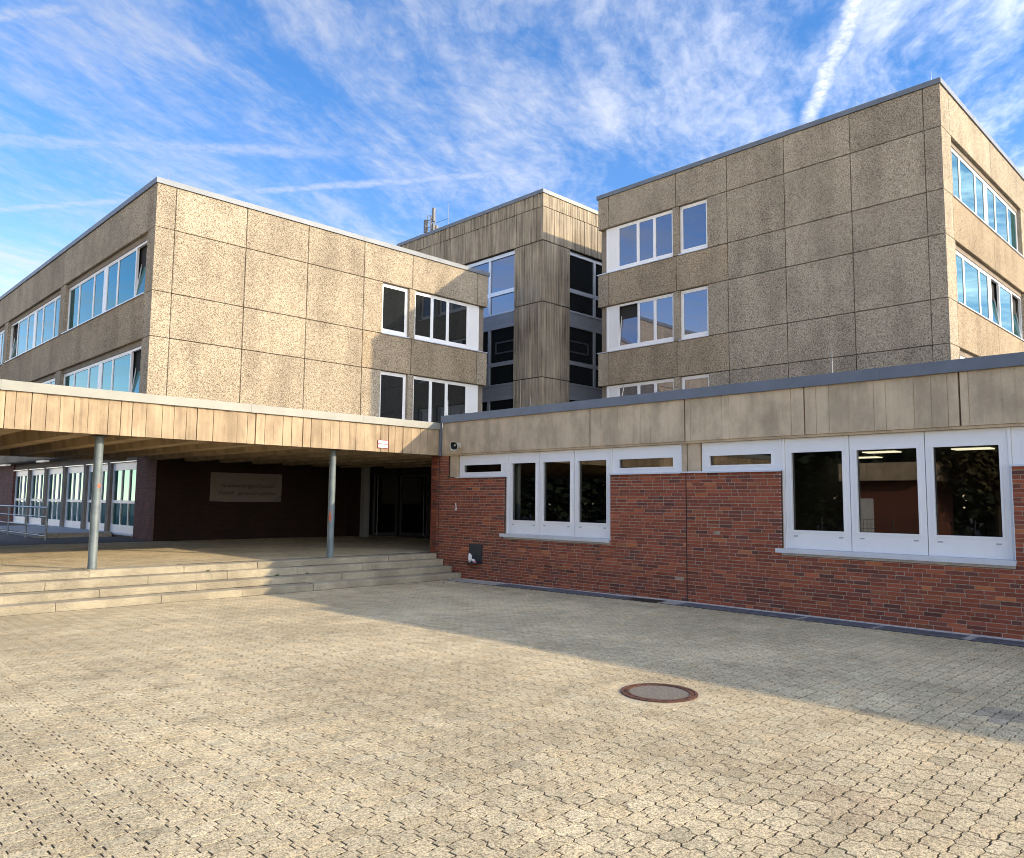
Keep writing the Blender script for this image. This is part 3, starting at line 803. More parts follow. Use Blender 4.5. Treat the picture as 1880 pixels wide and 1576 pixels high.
while x < 17.0:
    mb = MB(); yb = 25.98 if x < LX-0.2 else LY+0.17
    w0, w1 = 0.16, 0.22        # tapered rib
    vs = []
    for y in (YC+0.275, yb): vs += [(x-w0, y, 2.955), (x+w0, y, 2.955), (x+w1, y, 3.385), (x-w1, y, 3.385)]
    mb.add(vs, [(0, 1, 2, 3), (7, 6, 5, 4), (0, 4, 5, 1), (1, 5, 6, 2), (2, 6, 7, 3), (3, 7, 4, 0)])
    mb.build('beam', 'beam_concrete', can, fix=True); x += 1.12
mb = MB(); mb.box(-5.0, LX-0.05, 25.75, 26.0, 2.95, 3.60); mb.build('edge_beam', 'beam_concrete', can)
for k, cx in enumerate((4.66, 9.66, -0.34)):
    mb = MB(); cy = 15.75; n = 24; r = 0.076
    prof = [(r+0.004, ZT), (r+0.004, ZT+0.05), (r, ZT+0.06), (r, 2.62), (r*1.0, 2.955)]
    vs = []
    for q, z in prof: vs += [(cx+q*math.cos(2*math.pi*i/n), cy+q*math.sin(2*math.pi*i/n), z) for i in range(n)]
    mb.add(vs, [(j*n+i, j*n+(i+1)%n, (j+1)*n+(i+1)%n, (j+1)*n+i) for j in range(len(prof)-1) for i in range(n)])
    c = mb.build('column', 'column_paint', can, smooth=True)
    mb = MB(); mb.box(cx-0.13, cx+0.13, cy-0.13, cy+0.13, 2.94, 2.954); mb.build('head_plate', 'steel_dark', c)
    if k < 2:       # paint blots left on the shaft
        m = MB(); a0 = math.atan2(-cy, -cx)+(0.55 if k == 0 else -0.3); z0 = 2.02 if k == 0 else 1.42; hh = 0.05 if k == 0 else 0.13
        vs = [(cx+(r+0.002)*math.cos(a0+da), cy+(r+0.002)*math.sin(a0+da), z0+dz) for da, dz in ((-.35, -hh*.6), (.1, -hh), (.38, -hh*.2), (.3, hh*.7), (-.05, hh), (-.3, hh*.4))]
        m.add(vs, [tuple(range(6))]); m.build('paint_blot', 'orange_paint', c)

# ------------------------------------------------------------------ classroom blocks
def corner_panel(parent, cx, cy, ax, ay, z0, z1, depth=0.30):
    """L-shaped panel that wraps the corner: ax along +X, ay along +Y"""
    m = MB(); g = G
    m.prism([(cx, cy), (cx+ax-g, cy), (cx+ax-g, cy+depth), (cx+depth, cy+depth), (cx+depth, cy+ay-g), (cx, cy+ay-g)], z0+G, z1-G)
    return m.build('panel', 'aggregate', parent)

def classroom_block(root, cx, cy, ex, ey, roof, nrow, plainface, winface, pj, wj, mir):
    """cx, cy = near corner. plainface: end elevation with panel joints pj, winface: long elevation.
    mir False: end elevation looks to -X (runs along Y); True: end elevation looks to -Y (runs along X)"""
    off = ROOF-roof
    lint = [LINT-off-H*k for k in range(nrow)]; sill = [SILL-off-H*k for k in range(nrow)]
    zb = sill[-1]-1.42
    levels = [roof]+[v for k in range(nrow) for v in (lint[k], sill[k])]+[zb]
    # core
    m = MB(); m.box(cx+0.305, ex, cy+0.305, ey, zb, roof-0.02)
    core = m.build('core', 'core_dark', root)
    e0 = cy if not mir else cx
    # corner pieces
    for z1, z0 in zip(levels, levels[1:]):
        a_end, a_long = pj[0]-e0, wj[0]-(cx if not mir else cy)
        corner_panel(root, cx, cy, a_long if not mir else a_end, a_end if not mir else a_long, z0, z1)
    # end elevation: three blank bays, then the window bays
    for a, b in zip(pj[:3], pj[1:4]):
        for z1, z0 in zip(levels, levels[1:]): panel(plainface, root, a, b, z0, z1)
    s3, s4, s5, s6 = pj[3], pj[4], pj[5], pj[6]
    wa, wb = s3+0.86, s4-0.13          # single window
    ta, tb = s4+0.15, s5+0.21          # strip window with infill panel
    for k, (z1, z0) in enumerate(zip(levels, levels[1:])):
        if k % 2 == 0:
            panel(plainface, root, s3, s4, z0, z1, 'aggregate' if k == 0 else 'aggregate_stained'); panel(plainface, root, s4, s5, z0, z1, 'aggregate' if k == 0 else 'aggregate_stained'); panel(plainface, root, s5, s6, z0, z1)
        else:
            panel(plainface, root, s3, wa, z0, z1, g1=0.0); panel(plainface, root, wb, ta, z0, z1, g0=0.0, g1=0.0)
            window(plainface, root, wa+0.002, wb-0.002, z0+0.03, z1-0.01, [], 'glass_violet' if not mir else 'glass_dark', low=0.17, rail=0.09, sill_over=(0.02, 0.02))
            w = tb-ta; c1, c2, c3 = ta+0.97, ta+1.80, tb-0.62
            op = (2,) if (not mir and k == 3) else ()
            window(plainface, root, ta+0.002, tb, z0+0.03, z1-0.01, [c1, c2, c3], 'glass_violet' if not mir else 'glass_dark', low=0.17, rail=0.09, solid=(3,), open_=op, sill_over=(0.0, 0.40))
            m = MB(); plainface.box(m, tb+0.02, s6-0.03, z0-0.005, z1+0.005, 0.24, 0.32); m.build('end_post', 'core_concrete', root)
    return levels

def long_elevation(root, face, levels, joints, wins, glass, opens, start):
    for k, (z1, z0) in enumerate(zip(levels, levels[1:])):
        if k % 2 == 0:
            for a, b in zip(joints, joints[1:]):
                panel(face, root, a, b, z0, z1, 'aggregate' if k == 0 else 'aggregate_stained')
        else:
            prev = joints[0]
            for wi, (a, b) in enumerate(wins):
                panel(face, root, prev, a, z0, z1, g1=0.0, g0=G if prev == joints[0] else 0.0); prev = b
                w = b-a; cc = [a+1.36, a+3.12, a+w/2, b-3.12, b-1.36]
                window(face, root, a+0.002, b-0.002, z0+0.03, z1-0.16, cc, glass, d=0.15, low=0.09, rail=0.075, wide=(2,), open_=opens.get((k, wi), ()), sill_over=(0.02, 0.02))
                m = MB(); face.box(m, a+0.002, b-0.002, z1-0.16, z1+0.005, 0.12, 0.30); m.build('blind_box', 'core_concrete', root)
            panel(face, root, prev, joints[-1], z0, z1, g0=0.0)

rb = thing('school_building', 'four-storey exposed-aggregate concrete block with shaded windowless end panels behind the brick wing', 'building', 'concrete classroom blocks')
FRX, FRY = Face('X', RX), Face('Y', RY)
RWJ = [26.68, 31.35, 36.16, 40.9, 45.6, 47.5]
lv = classroom_block(rb, RX, RY, 47.2, RYE-0.30, ROOF, 3, FRX, FRY, [7.814, 10.138, 12.497, 14.79, 17.075, 20.488, RYE], RWJ, False)
long_elevation(rb, FRY, lv, RWJ, [(26.62+0.16, 35.5), (36.8, 45.3)], 'glass_sky', {(3, 0): (3, 5)}, RX)
coping(rb, [(RX-0.05, RYE+0.05), (RX-0.05, RY-0.05)], ROOF-0.01, ROOF+0.16, 0.30, 'zinc', 4.6)
coping(rb, [(RX+0.25, RY-0.05), (47.5, RY-0.05)], ROOF-0.01, ROOF+0.16, 0.30, 'zinc', 4.6)
mb = MB(); mb.box(RX+0.25, 47.4, RY+0.25, RYE, ROOF-0.04, ROOF+0.05); mb.build('roof', 'roofing', rb)
mb = MB(); mb.box(RX+0.1, 47.3, RY+0.1, RYE-0.3, 0.0, lv[-1]-0.002); mb.build('lower_storey', 'far_brick', rb)

lb = thing('school_building', 'three-storey exposed-aggregate concrete block with sunlit windowless end panels behind the canopy', 'building', 'concrete classroom blocks')
FLX, FLY = Face('X', LX), Face('Y', LY)
LWJ = [25.08, 29.8, 34.3, 39.0, 43.75, 48.4, 53.2]
lv = classroom_block(lb, LX, LY, LXE-0.3, 53.0, ROOF-H, 2, FLY, FLX, [9.072, 11.436, 13.76, 16.132, 18.416, 21.898, LXE], LWJ, True)
long_elevation(lb, FLX, lv, LWJ, [(25.16, 34.0), (34.62, 43.45), (44.1, 52.9)], 'glass_sky', {(1, 0): (0,), (3, 0): (0,), (1, 1): (5,)}, LY)
LR = ROOF-H
coping(lb, [(LX-0.05, 53.2), (LX-0.05, LY-0.05)], LR-0.01, LR+0.16, 0.30, 'zinc', 4.6)
coping(lb, [(LX+0.25, LY-0.05), (LXE+0.05, LY-0.05)], LR-0.01, LR+0.16, 0.30, 'zinc', 4.6)
mb = MB(); mb.box(LX+0.25, LXE, LY+0.25, 53.1, LR-0.04, LR+0.05); mb.build('roof', 'roofing', lb)
zb = lv[-1]
# ground storey under the block: brick piers and tall glazing, set back
GX = 8.96; FGX = Face('X', GX)
for y0, y1 in ((24.69, 26.40), (42.55, 53.0)):
    mb = MB(); mb.box(GX, GX+0.4, y0 if y0 > 30 else 24.96, y1, ZT-0.02, zb+0.05)
    if y0 < 30: mb.box(GX, GX+0.011, 24.682, 24.96, ZT-0.02, zb+0.05)
    mb.build('brick_pier', 'far_brick', lb)
mb = MB(); mb.box(GX+0.012, 15.8, 24.682, 24.95, ZT-0.02, zb+0.05); mb.build('ground_wall', 'shaded_brick', lb)  # canopy shade is in the brick colour; covers the pier's dark side too
mb = MB(); mb.box(15.8, 16.05, 23.76, 24.95, ZT-0.02, 3.6); mb.build('return_wall', 'shaded_brick', lb)
mb = MB(); mb.box(16.05, 17.6, 23.45, 23.66, ZT+2.27, 3.6); mb.build('door_lintel', 'core_dark', lb)
mb = MB(); mb.box(17.28, 17.6, 21.7, 23.45, ZT+2.27, 3.6); mb.build('door_lintel', 'core_dark', lb)
mb = MB(); FGX.box(mb, 26.40, 42.55, 2.99, zb+0.05, 0.06, 0.5); FGX.box(mb, 26.40, 42.55, ZT-0.02, 0.60, 0.02, 0.5); mb.build('lintel', 'core_concrete', lb)
mb = MB(); mb.box(LX+0.02, GX+0.5, LY+0.02, 53.0, zb-0.02, zb+0.012); mb.build('soffit', 'core_concrete', lb)
bays = [26.40+i*(16.15/6) for i in range(7)]
for i, (a, b) in enumerate(zip(bays, bays[1:])):
    a2, b2 = a+(0.0 if i == 0 else 0.16), b-(0.0 if i == 5 else 0.16)
    w = b2-a2; m = MB(); d = 0.10
    def gb(s0, s1, z0, z1, e=0.0): FGX.box(m, s0, s1, z0, z1, d+e, d+0.09)
    c1, c2 = a2+0.10+(w-0.2)*0.34, a2+0.10+(w-0.2)*0.66
    gb(a2+0.002, b2-0.002, 2.72, 2.97); gb(a2+0.002, b2-0.002, 0.61, 0.88); gb(a2+0.002, a2+0.10, .88, 2.72); gb(b2-0.10, b2-0.002, .88, 2.72)
    gb(c1-0.035, c1+0.035, .88, 2.72, .002); gb(c2-0.035, c2+0.035, .88, 2.72, .002); gb(a2+0.10, b2-0.10, 1.60, 1.70, .004)
    win = m.build('window', 'frame_white', lb)
    for (s0, s1) in ((a2+0.10, c1-0.035), (c1+0.035, c2-0.035), (c2+0.035, b2-0.10)):
        for (z0, z1) in ((.88, 1.60), (1.70, 2.72)):
            m = MB(); FGX.box(m, s0, s1, z0, z1, d+0.04, d+0.05); m.build('pane', 'glass_sky', win)
    m = MB(); FGX.box(m, a2-0.02, b2+0.02, 0.565, 0.606, -0.05, d+0.05); m.build('sill', 'sill_metal', win)
    m = MB(); FGX.box(m, a2+0.001, b2-0.001, 2.972, 3.0, -0.01, d); m.build('head_trim', 'sill_metal', win)
    if i:
        m = MB(); FGX.box(m, a-0.155, a-0.008, 0.58, 3.0, 0.01, 0.3); FGX.box(m, a+0.008, a+0.155, 0.58, 3.0, 0.01, 0.3); m.build('concrete_post', 'core_concrete', lb)
for y in (30.2, 36.5, 43.0):
    m = MB(); m.box(LX+0.10, LX+0.30, y-0.6, y+0.6, zb-0.09, zb-0.022); m.build('soffit_light', 'lamp_tube', lb)
# entrance: glazed doors deep under the canopy
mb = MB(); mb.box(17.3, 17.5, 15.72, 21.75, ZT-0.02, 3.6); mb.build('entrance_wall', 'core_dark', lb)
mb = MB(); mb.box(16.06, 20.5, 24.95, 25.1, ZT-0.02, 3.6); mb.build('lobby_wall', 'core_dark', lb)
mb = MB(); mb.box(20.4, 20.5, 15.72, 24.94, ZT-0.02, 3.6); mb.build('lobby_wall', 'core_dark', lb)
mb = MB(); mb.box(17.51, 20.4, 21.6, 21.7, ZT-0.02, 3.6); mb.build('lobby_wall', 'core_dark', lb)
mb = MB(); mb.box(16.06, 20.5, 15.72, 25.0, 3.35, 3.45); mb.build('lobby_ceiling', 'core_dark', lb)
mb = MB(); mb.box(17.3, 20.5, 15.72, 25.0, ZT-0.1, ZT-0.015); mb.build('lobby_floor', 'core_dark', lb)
def door(face, a, b, hinge):
    m = MB(); z0, z1 = ZT+0.01, ZT+2.25
    for (p, q, r, s) in ((a, b, z1-0.09, z1), (a, b, z0, z0+0.13), (a, a+0.09, z0+.13, z1-.09), (b-0.09, b, z0+.13, z1-.09)): face.box(m, p, q, r, s, 0, 0.06)
    o = m.build('door', 'frame_grey', lb)
    m = MB(); face.box(m, a+.09, b-.09, z0+.13, z1-.09, .025, .035); m.build('pane', 'glass_door', o)
    m = MB(); h = a+0.14 if hinge else b-0.14
    p, q = face.P(h, z0+0.06, -0.07), face.P(h, z1-0.06, -0.07); m.tube(p, q, 0.017, 8)
    for z in (z0+0.3, z1-0.3): m.tube(face.P(h, z, -0.07), face.P(h, z, 0.0), 0.01, 6)
    m.build('handle', 'galv', o)
door(Face('Y', 23.58), 16.18, 17.26, True)
door(Face('X', 17.30), 21.84, 23.50, True)
mb = MB(); mb.box(15.75, 15.98, 23.52, 23.75, ZT, 3.4); mb.build('door_post', 'alu_panel', lb)

# ------------------------------------------------------------------ stair tower
tw = thing('stair_tower', 'board-marked concrete stair tower with tall grey glazing between the two classroom blocks', 'building')
FTX, FTY = Face('X', TX), Face('Y', TY)
TXE, TYE = 31.0, 34.72
T0, T1, T2, T3, T4 = 15.845, 15.215, 13.633, 10.803, 7.354
mb = MB(); mb.box(TX+0.45, TXE, TY+0.45, TYE, 2.0, T0-0.05); mb.build('core', 'core_dark', tw)
def tower_band(z0, z1, xe, ye, inset=0.0, depth=0.45, ribs=True):
    m = MB(); c = inset; poly = [(TX+c, TY+c)]
    if ribs:                      # board marks: narrow strips that stand unevenly proud
        s = TX+c+0.03
        while s < xe-0.12:
            e = s+random.uniform(0.045, 0.12); q = c+abs(random.gauss(0, 0.013)); g = random.random() < 0.5
            poly += [(s, TY+q), (e-0.012, TY+q)]+([(e-0.011, TY+q+0.035), (e-0.002, TY+q+0.035)] if g else []); s = e
    poly += [(xe, TY+c), (xe, TY+depth), (TX+depth, TY+depth), (TX+depth, ye), (TX+c, ye)]
    if ribs:
        s = ye-0.03
        while s > TY+c+0.12:
            e = s-random.uniform(0.045, 0.12); q = c+abs(random.gauss(0, 0.013)); g = random.random() < 0.5
            poly += [(TX+q, s), (TX+q, e+0.012)]+([(TX+q+0.035, e+0.011), (TX+q+0.035, e+0.002)] if g else []); s = e
    m.prism(poly, z0, z1)
    return m.build('concrete_panel', 'tower_concrete', tw)
tower_band(T1+0.014, T0, TXE, TYE); tower_band(T2+0.025, T1-0.014, TXE, TYE, 0.004)
CXE, CYE = 26.835, 25.392
for z1, z0 in ((T2, T3), (T3, T4), (T4, T4-H), (T4-H, 1.5)): tower_band(z0+0.022, z1-0.022, CXE, CYE, 0.012)
bk = tower_band(1.5, T2+0.0, CXE-0.02, CYE-0.02, 0.06, 0.40, False); bk.name = 'joint_backing'; bk.data.materials[0] = MATS['joint']
bk = tower_band(T2, T0-0.05, TXE, TYE, 0.06, 0.40, False); bk.name = 'joint_backing'; bk.data.materials[0] = MATS['joint']
# edges of the bands
coping(tw, [(TX-0.04, TYE), (TX-0.04, TY-0.04)], T0-0.005, T0+0.17, 0.4, 'zinc', 3.2)
coping(tw, [(TX+0.36, TY-0.04), (TXE, TY-0.04)], T0-0.005, T0+0.17, 0.4, 'zinc_pale', 3.2)
mb = MB(); mb.box(TX+0.3, TXE, TY+0.3, TYE, T0-0.06, T0+0.04); mb.build('roof', 'roofing', tw)
def stair_glazing(face, s0, s1, cuts, glass_top):
    for k in range(4):
        zt, za, zm, zc = T2-0.02-H*k, 11.81-H*k, 11.66-H*k, 10.775-H*k
        m = MB(); d = 0.16
        ed = [s0]+cuts+[s1]
        face.box(m, s0, s1, zt-0.17, zt, d, d+0.12); face.box(m, s0, s1, zc-0.08, zc, d, d+0.12)
        fs = []
        for a, b in zip(ed, ed[1:]):
            face.box(m, a, a+0.07, zc, zt-0.17, d, d+0.12); face.box(m, b-0.07, b, zc, zt-0.17, d, d+0.12)
            face.box(m, a+0.07, b-0.07, zm-0.02, za+0.02, d+0.002, d+0.12)
            fs.append((a+0.07, b-0.07))
        w = m.build('window', 'alu_grey' if k else 'sill_metal', tw)
        for i, (a, b) in enumerate(fs):
            for (p, q) in ((zc, zm-0.02), (za+0.02, zt-0.17)):
                m = MB(); face.box(m, a, b, p, q, d+0.06, d+0.07); m.build('pane', glass_top if k == 0 else 'glass_dark', w)
            if k and i == 0:        # solid dim frame standing in for a reflected tilt window
                m = MB(); z0, z1 = za+0.42, za+1.0
                for (p, q, r, t) in ((a+.05, b-.35, z0, z0+.07), (a+.05, b-.35, z1-.07, z1), (a+.05, a+.12, z0+.07, z1-.07), (b-.42, b-.35, z0+.07, z1-.07)): face.box(m, p, q, r, t, d+0.03, d+0.06)
                m.build('reflected_frame', 'frame_grey', w)
        m = MB(); face.box(m, s0, s1, zt-H+0.002, zc-0.082, d+0.02, d+0.10); m.build('infill_panel', 'alu_panel', w)
stair_glazing(FTX, CYE+0.01, 31.0, [27.26, 29.1], 'glass_violet')
stair_glazing(FTY, CXE+0.01, 30.6, [28.85], 'glass_dark')
mb = MB(); mb.box(TX+0.16, TX+0.6, 31.0, TYE, 2.0, T2); mb.build('side_panel', 'tower_concrete', tw)

# ------------------------------------------------------------------ fittings and small things
# loudspeaker horn on the wing fascia
ls = thing('loudspeaker', 'small cream horn loudspeaker fixed to the concrete fascia near the canopy corner', 'loudspeaker')
cx, cy, cz = XF-0.16, 14.60, 3.165
mb = MB(); n = 20
def ringpts(c, ax, ry, rz, n=20):
    ax = Vector(ax).normalized(); x = Vector((0, 0, 1)).cross(ax).normalized(); y = ax.cross(x)
    out = []
    for i in range(n):
        t = 2*math.pi*i/n; c_, s_ = math.cos(t), math.sin(t)
        k = 1.0/max(abs(c_), abs(s_))**0.45
        out.append(Vector(c)+x*ry*c_*k+y*rz*s_*k)
    return out
AX = Vector((-0.82, -0.45, -0.30)).normalized()
c0 = Vector((cx, cy, cz))
rs = [ringpts(c0-AX*0.10, AX, .035, .035), ringpts(c0-AX*0.02, AX, .055, .055), ringpts(c0+AX*0.07, AX, .10, .11), ringpts(c0+AX*0.085, AX, .10, .11), ringpts(c0+AX*0.07, AX, .086, .096)]
vs = [v for r in rs for v in r]
mb.add(vs, [(k*20+i, k*20+(i+1)%20, (k+1)*20+(i+1)%20, (k+1)*20+i) for k in range(len(rs)-1) for i in range(20)]+[tuple(range(20))])
mb.build('horn', 'speaker_cream', ls, fix=True)
mb = MB(); a, b = ringpts(c0+AX*0.07, AX, .086, .096), ringpts(c0-AX*0.01, AX, .03, .03)
mb.add(a+b, [(i, (i+1)%20, 20+(i+1)%20, 20+i) for i in range(20)]+[tuple(range(20, 40))]); mb.build('throat', 'black', ls)
mb = MB(); mb.tube(c0-AX*0.01, c0+AX*0.045, .03, 12, .012); mb.build('driver_cone', 'speaker_cream', ls)
mb = MB(); mb.tube(c0-AX*0.09, (XF+0.01, cy+0.03, cz+0.01), 0.018, 8); mb.box(XF-0.012, XF+0.01, cy-0.03, cy+0.08, cz-0.05, cz+0.07); mb.build('bracket', 'speaker_cream', ls)

# red and white notice on the canopy fascia
sg = thing('notice_sign', 'small white notice sign with red border on the sunlit canopy fascia', 'sign')
FS = Face('Y', YC-0.014)
mb = MB(); FS.box(mb, 10.60, 10.895, 3.035, 3.225, 0, 0.008); mb.build('sign_plate', 'sign_red', sg)
mb = MB(); FS.box(mb, 10.615, 10.88, 3.145, 3.212, -0.003, 0.001); mb.build('upper_field', 'sign_white', sg)
mb = MB(); FS.box(mb, 10.615, 10.88, 3.048, 3.122, -0.003, 0.001); mb.build('lower_field', 'sign_white', sg)
mb = MB()
for s in (10.712, 10.755, 10.782): FS.box(mb, s, s+0.012, 3.16, 3.195, -0.005, -0.002)
FS.box(mb, 10.67, 10.82, 3.084, 3.094, -0.005, -0.002); mb.build('print', 'ink_grey', sg)

# banner on the brick wall under the canopy
bn = thing('banner', 'long pale cloth banner with handwriting hung on the shaded brick wall under the canopy', 'banner')
mb = MB(); FB = Face('Y', 24.665); NX, NZ = 30, 12
vs = []
for j in range(NZ+1):
    for i in range(NX+1):
        u, v = i/NX, j/NZ
        sag = -0.020*math.sin(math.pi*u)*(1-v)+0.012*math.cos(u*9.0)*v*(1-v)
        fold = 0.016*math.exp(-((u-0.25*(1-v))*9)**2)*(v > .3)+0.010*math.sin(u*11+v*4)
        vs.append(FB.P(10.65+u*2.50, 1.71+v*0.93+sag, -fold))
mb.add(vs, [(j*(NX+1)+i, j*(NX+1)+i+1, (j+1)*(NX+1)+i+1, (j+1)*(NX+1)+i) for j in range(NZ) for i in range(NX)])
mb.build('cloth', 'banner_cloth', bn, smooth=True)
def text(body, size, loc, mat, parent, rotx=math.pi/2, shear=0.35, name='lettering'):
    cu = bpy.data.curves.new(name, 'FONT'); cu.body = body; cu.size = size; cu.shear = shear; cu.extrude = 0.001; cu.resolution_u = 3
    tmp = bpy.data.objects.new('tmp', cu); COL.objects.link(tmp)
    dg = bpy.context.evaluated_depsgraph_get(); me = bpy.data.meshes.new_from_object(tmp.evaluated_get(dg))
    bpy.data.objects.remove(tmp); me.materials.clear(); me.materials.append(MATS[mat])
    o = link(name, me, parent); o.location = loc; o.rotation_euler = (rotx, 0, 0); return o
text('Verantwortungsvoll handeln', 0.165, (10.98, 24.628, 2.17), 'ink_dark', bn)
text('Zukunft   gemeinsam gestalten', 0.165, (10.90, 24.628, 1.93), 'ink_dark', bn)
mb = MB()
for k, dx in enumerate((0, 0.10)):
    p = [(12.88+dx, 1.73+.0*k), (12.91+dx, 1.73), (13.13, 1.92-.10*k), (13.13, 1.895-.10*k)]
    mb.add([FB.P(s, z, -0.036) for s, z in p], [(0, 1, 2, 3)])
mb.build('corner_stroke', 'ink_dark', bn)

# handrail and small landing at the ground-floor windows
hr = thing('handrail', 'low grey tubular steel handrail standing before the ground-floor windows', 'handrail')
p0, p1 = Vector((6.45, 33.6, ZT)), Vector((6.62, 26.9, ZT))
for k in range(4):
    q = p0.lerp(p1, (0, .36, .68, 1)[k]); mb = MB(); mb.tube(q, q+Vector((0, 0, 0.98)), 0.028, 8); mb.tube(q, q+Vector((0, 0, .02)), .06, 8); mb.build('post', 'galv', hr)
for z in (0.98, 0.70, 0.42, 0.12):
    mb = MB(); mb.tube(p0+Vector((0, 0, z)), p1+Vector((0, 0, z)), 0.027 if z > .9 else 0.018, 8); mb.build('rail', 'galv', hr)
ld = thing('landing', 'low grey concrete landing behind the tubular handrail', 'landing')
mb = MB(); mb.box(6.75, GX-0.06, 28.2, 36.0, ZT-0.01, ZT+0.13); mb.build('slab', 'concrete_strip', ld)
mb = MB(); mb.box(6.70, GX-0.06, 28.15, 36.05, ZT+0.131, ZT+0.155); mb.build('tread', 'alu_panel', ld)

# manhole cover
mh = thing('manhole_cover', 'round rusty iron manhole cover with concrete infill in the courtyard paving', 'manhole cover')
cx, cy = MH
mb = MB(); mb.ring(cx, cy, 0.335, 0.365, -0.03, 0.010); mb.build('frame_ring', 'rust_iron', mh, fix=True)
mb = MB(); mb.ring(cx, cy, 0.286, 0.327, -0.03, 0.006); mb.ring(cx, cy, 0.290, 0.298, 0.004, 0.010); mb.build('cover_ring', 'rust_iron', mh, fix=True)
mb = MB()
for k in range(44):
    a = 2*math.pi*k/44; x, y = cx+0.312*math.cos(a), cy+0.312*math.sin(a)
    mb.tube((x, y, 0.004), (x, y, 0.013), 0.010, 6, 0.007)
mb.build('studs', 'rust_iron', mh)['kind'] = 'stuff'
mb = MB(); mb.prism([(cx+0.288*math.cos(2*math.pi*i/48), cy+0.288*math.sin(2*math.pi*i/48)) for i in range(48)], -0.03, 0.003); mb.build('concrete_infill', 'pebble_infill', mh)
mb = MB(); mb.prism([(cx+0.372*math.cos(2*math.pi*i/48), cy+0.372*math.sin(2*math.pi*i/48)) for i in range(48)], -0.06, -0.0125); mb.build('bed', 'black', mh)
mb = MB(); mb.ring(cx, cy, 0.360, 0.47, -0.03, -0.0012); mb.build('collar', 'collar_mortar', mh, fix=True)

# light-shaft gratings along the foot of the brick wall
GR = [(11.35, 12.70, 'nearest the entrance steps'), (8.42, 11.28, 'second from the steps, under the narrower three-pane window'), (5.80, 8.0, 'third from the steps, beside the wall joint'), (4.62, 5.72, 'fourth from the steps, under the wide window'), (3.42, 4.56, 'fifth from the steps, under the wide window'), (0.6, 3.30, 'farthest from the entrance steps')]
for a, b, where in GR:
    g = thing('drain_grating', 'dark steel light-shaft grating '+where, 'grating', 'gratings along the brick wall')
    zg = lambda y: gz(y)+0.002
    x0, x1 = 12.02, 12.385
    m = MB()
    for (p, q, r, s) in ((x0, x1, a, a+.025), (x0, x1, b-.025, b), (x0, x0+.02, a+.025, b-.025), (x1-.02, x1, a+.025, b-.025)):
        zz = zg((a+b)/2); m.box(p, q, r, s, zz-.04, zz+.004)
    m.build('frame', 'grate_steel', g)
    m = MB(); k = int((b-a)/0.034)
    for i in range(1, k):
        y = a+(b-a)*i/k; zz = zg((a+b)/2); m.box(x0+.02, x1-.02, y-.009, y+.009, zz-.025, zz+.002)
    o = m.build('bars', 'grate_steel', g); o['kind'] = 'stuff'
    m = MB(); zz = zg((a+b)/2); m.box(x0, x1, a, b, zz-.10, zz-.05); m.build('shaft', 'black', g)
mb = MB()
for y0, y1 in ((-6, 8), (8, 14.45)):
    mb.add([(12.39, y0, gz(y0)+.002), (12.60, y0, gz(y0)+.002), (12.60, y1, gz(y1)+.002), (12.39, y1, gz(y1)+.002)], [(0, 1, 2, 3)])
mb.build('edge_strip', 'pale_strip', yard)
mb = MB()
for y0, y1 in ((-6, .6), (3.30, 3.42), (4.56, 4.62), (5.72, 5.80), (8.0, 8.42), (11.28, 11.35), (12.70, 14.45)):
    ya = (y0+y1)/2; mb.add([(12.0, y0, gz(y0)-.0005), (12.43, y0, gz(y0)-.0005), (12.43, y1, gz(y1)-.0005), (12.0, y1, gz(y1)-.0005)], [(0, 1, 2, 3)])
mb.build('edge_fill', 'concrete_strip', yard)

# dark wall box low on the brickwork with litter stuffed in it
wb = thing('wall_box', 'open dark metal box low on the brick wall beside the steps', 'wall box')
mb = MB(); FW.box(mb, 13.75, 14.23, 0.33, 0.78, -0.004, 0.010); mb.build('back_plate', 'steel_dark', wb)
mb = MB(); FW.box(mb, 13.76, 14.22, 0.32, 0.335, -0.14, -0.004); mb.build('tray', 'steel_dark', wb)
mb = MB(); FW.box(mb, 13.75, 13.762, 0.337, 0.76, -0.03, -0.004); mb.build('lip', 'steel_dark', wb)
def crumple(name, label, c, r, mat, sx=1, sy=1, sz=1):
    bm = bmesh.new(); bmesh.ops.create_icosphere(bm, subdivisions=2, radius=r)
    for v in bm.verts:
        k = random.uniform(0.62, 1.15); v.co = Vector((v.co.x*sx*k, v.co.y*sy*k, v.co.z*sz*k))+Vector(c)
    me = bpy.data.meshes.new(name); bm.to_mesh(me); bm.free(); me.materials.append(MATS[mat])
    tag(link(name, me), label, 'litter', 'litter in the wall box')
crumple('paper_cup', 'upright crumpled white cup in the wall box', (XW-.07, 14.11, .455), .06, 'paper', .8, .8, 2.0)
crumple('paper_scrap', 'crumpled pale paper scrap lying in the wall box', (XW-.08, 13.99, .40), .05, 'paper', .8, 1.3, .8)
crumple('paper_wrapper', 'pink wrapper lying in the wall box', (XW-.09, 13.92, .365), .045, 'paper_pink', .8, 1.4, .7)
mb = MB(); mb.tube((XW-.012, 14.72, 1.62), (XW-.012, 14.74, 1.75), .012, 6); mb.tube((XW-.02, 14.735, 1.60), (XW+.004, 14.735, 1.60), .028, 8)
tag(mb.build('wall_hook', 'paper'), 'small white hook on the brick wall near the canopy corner', 'hook')

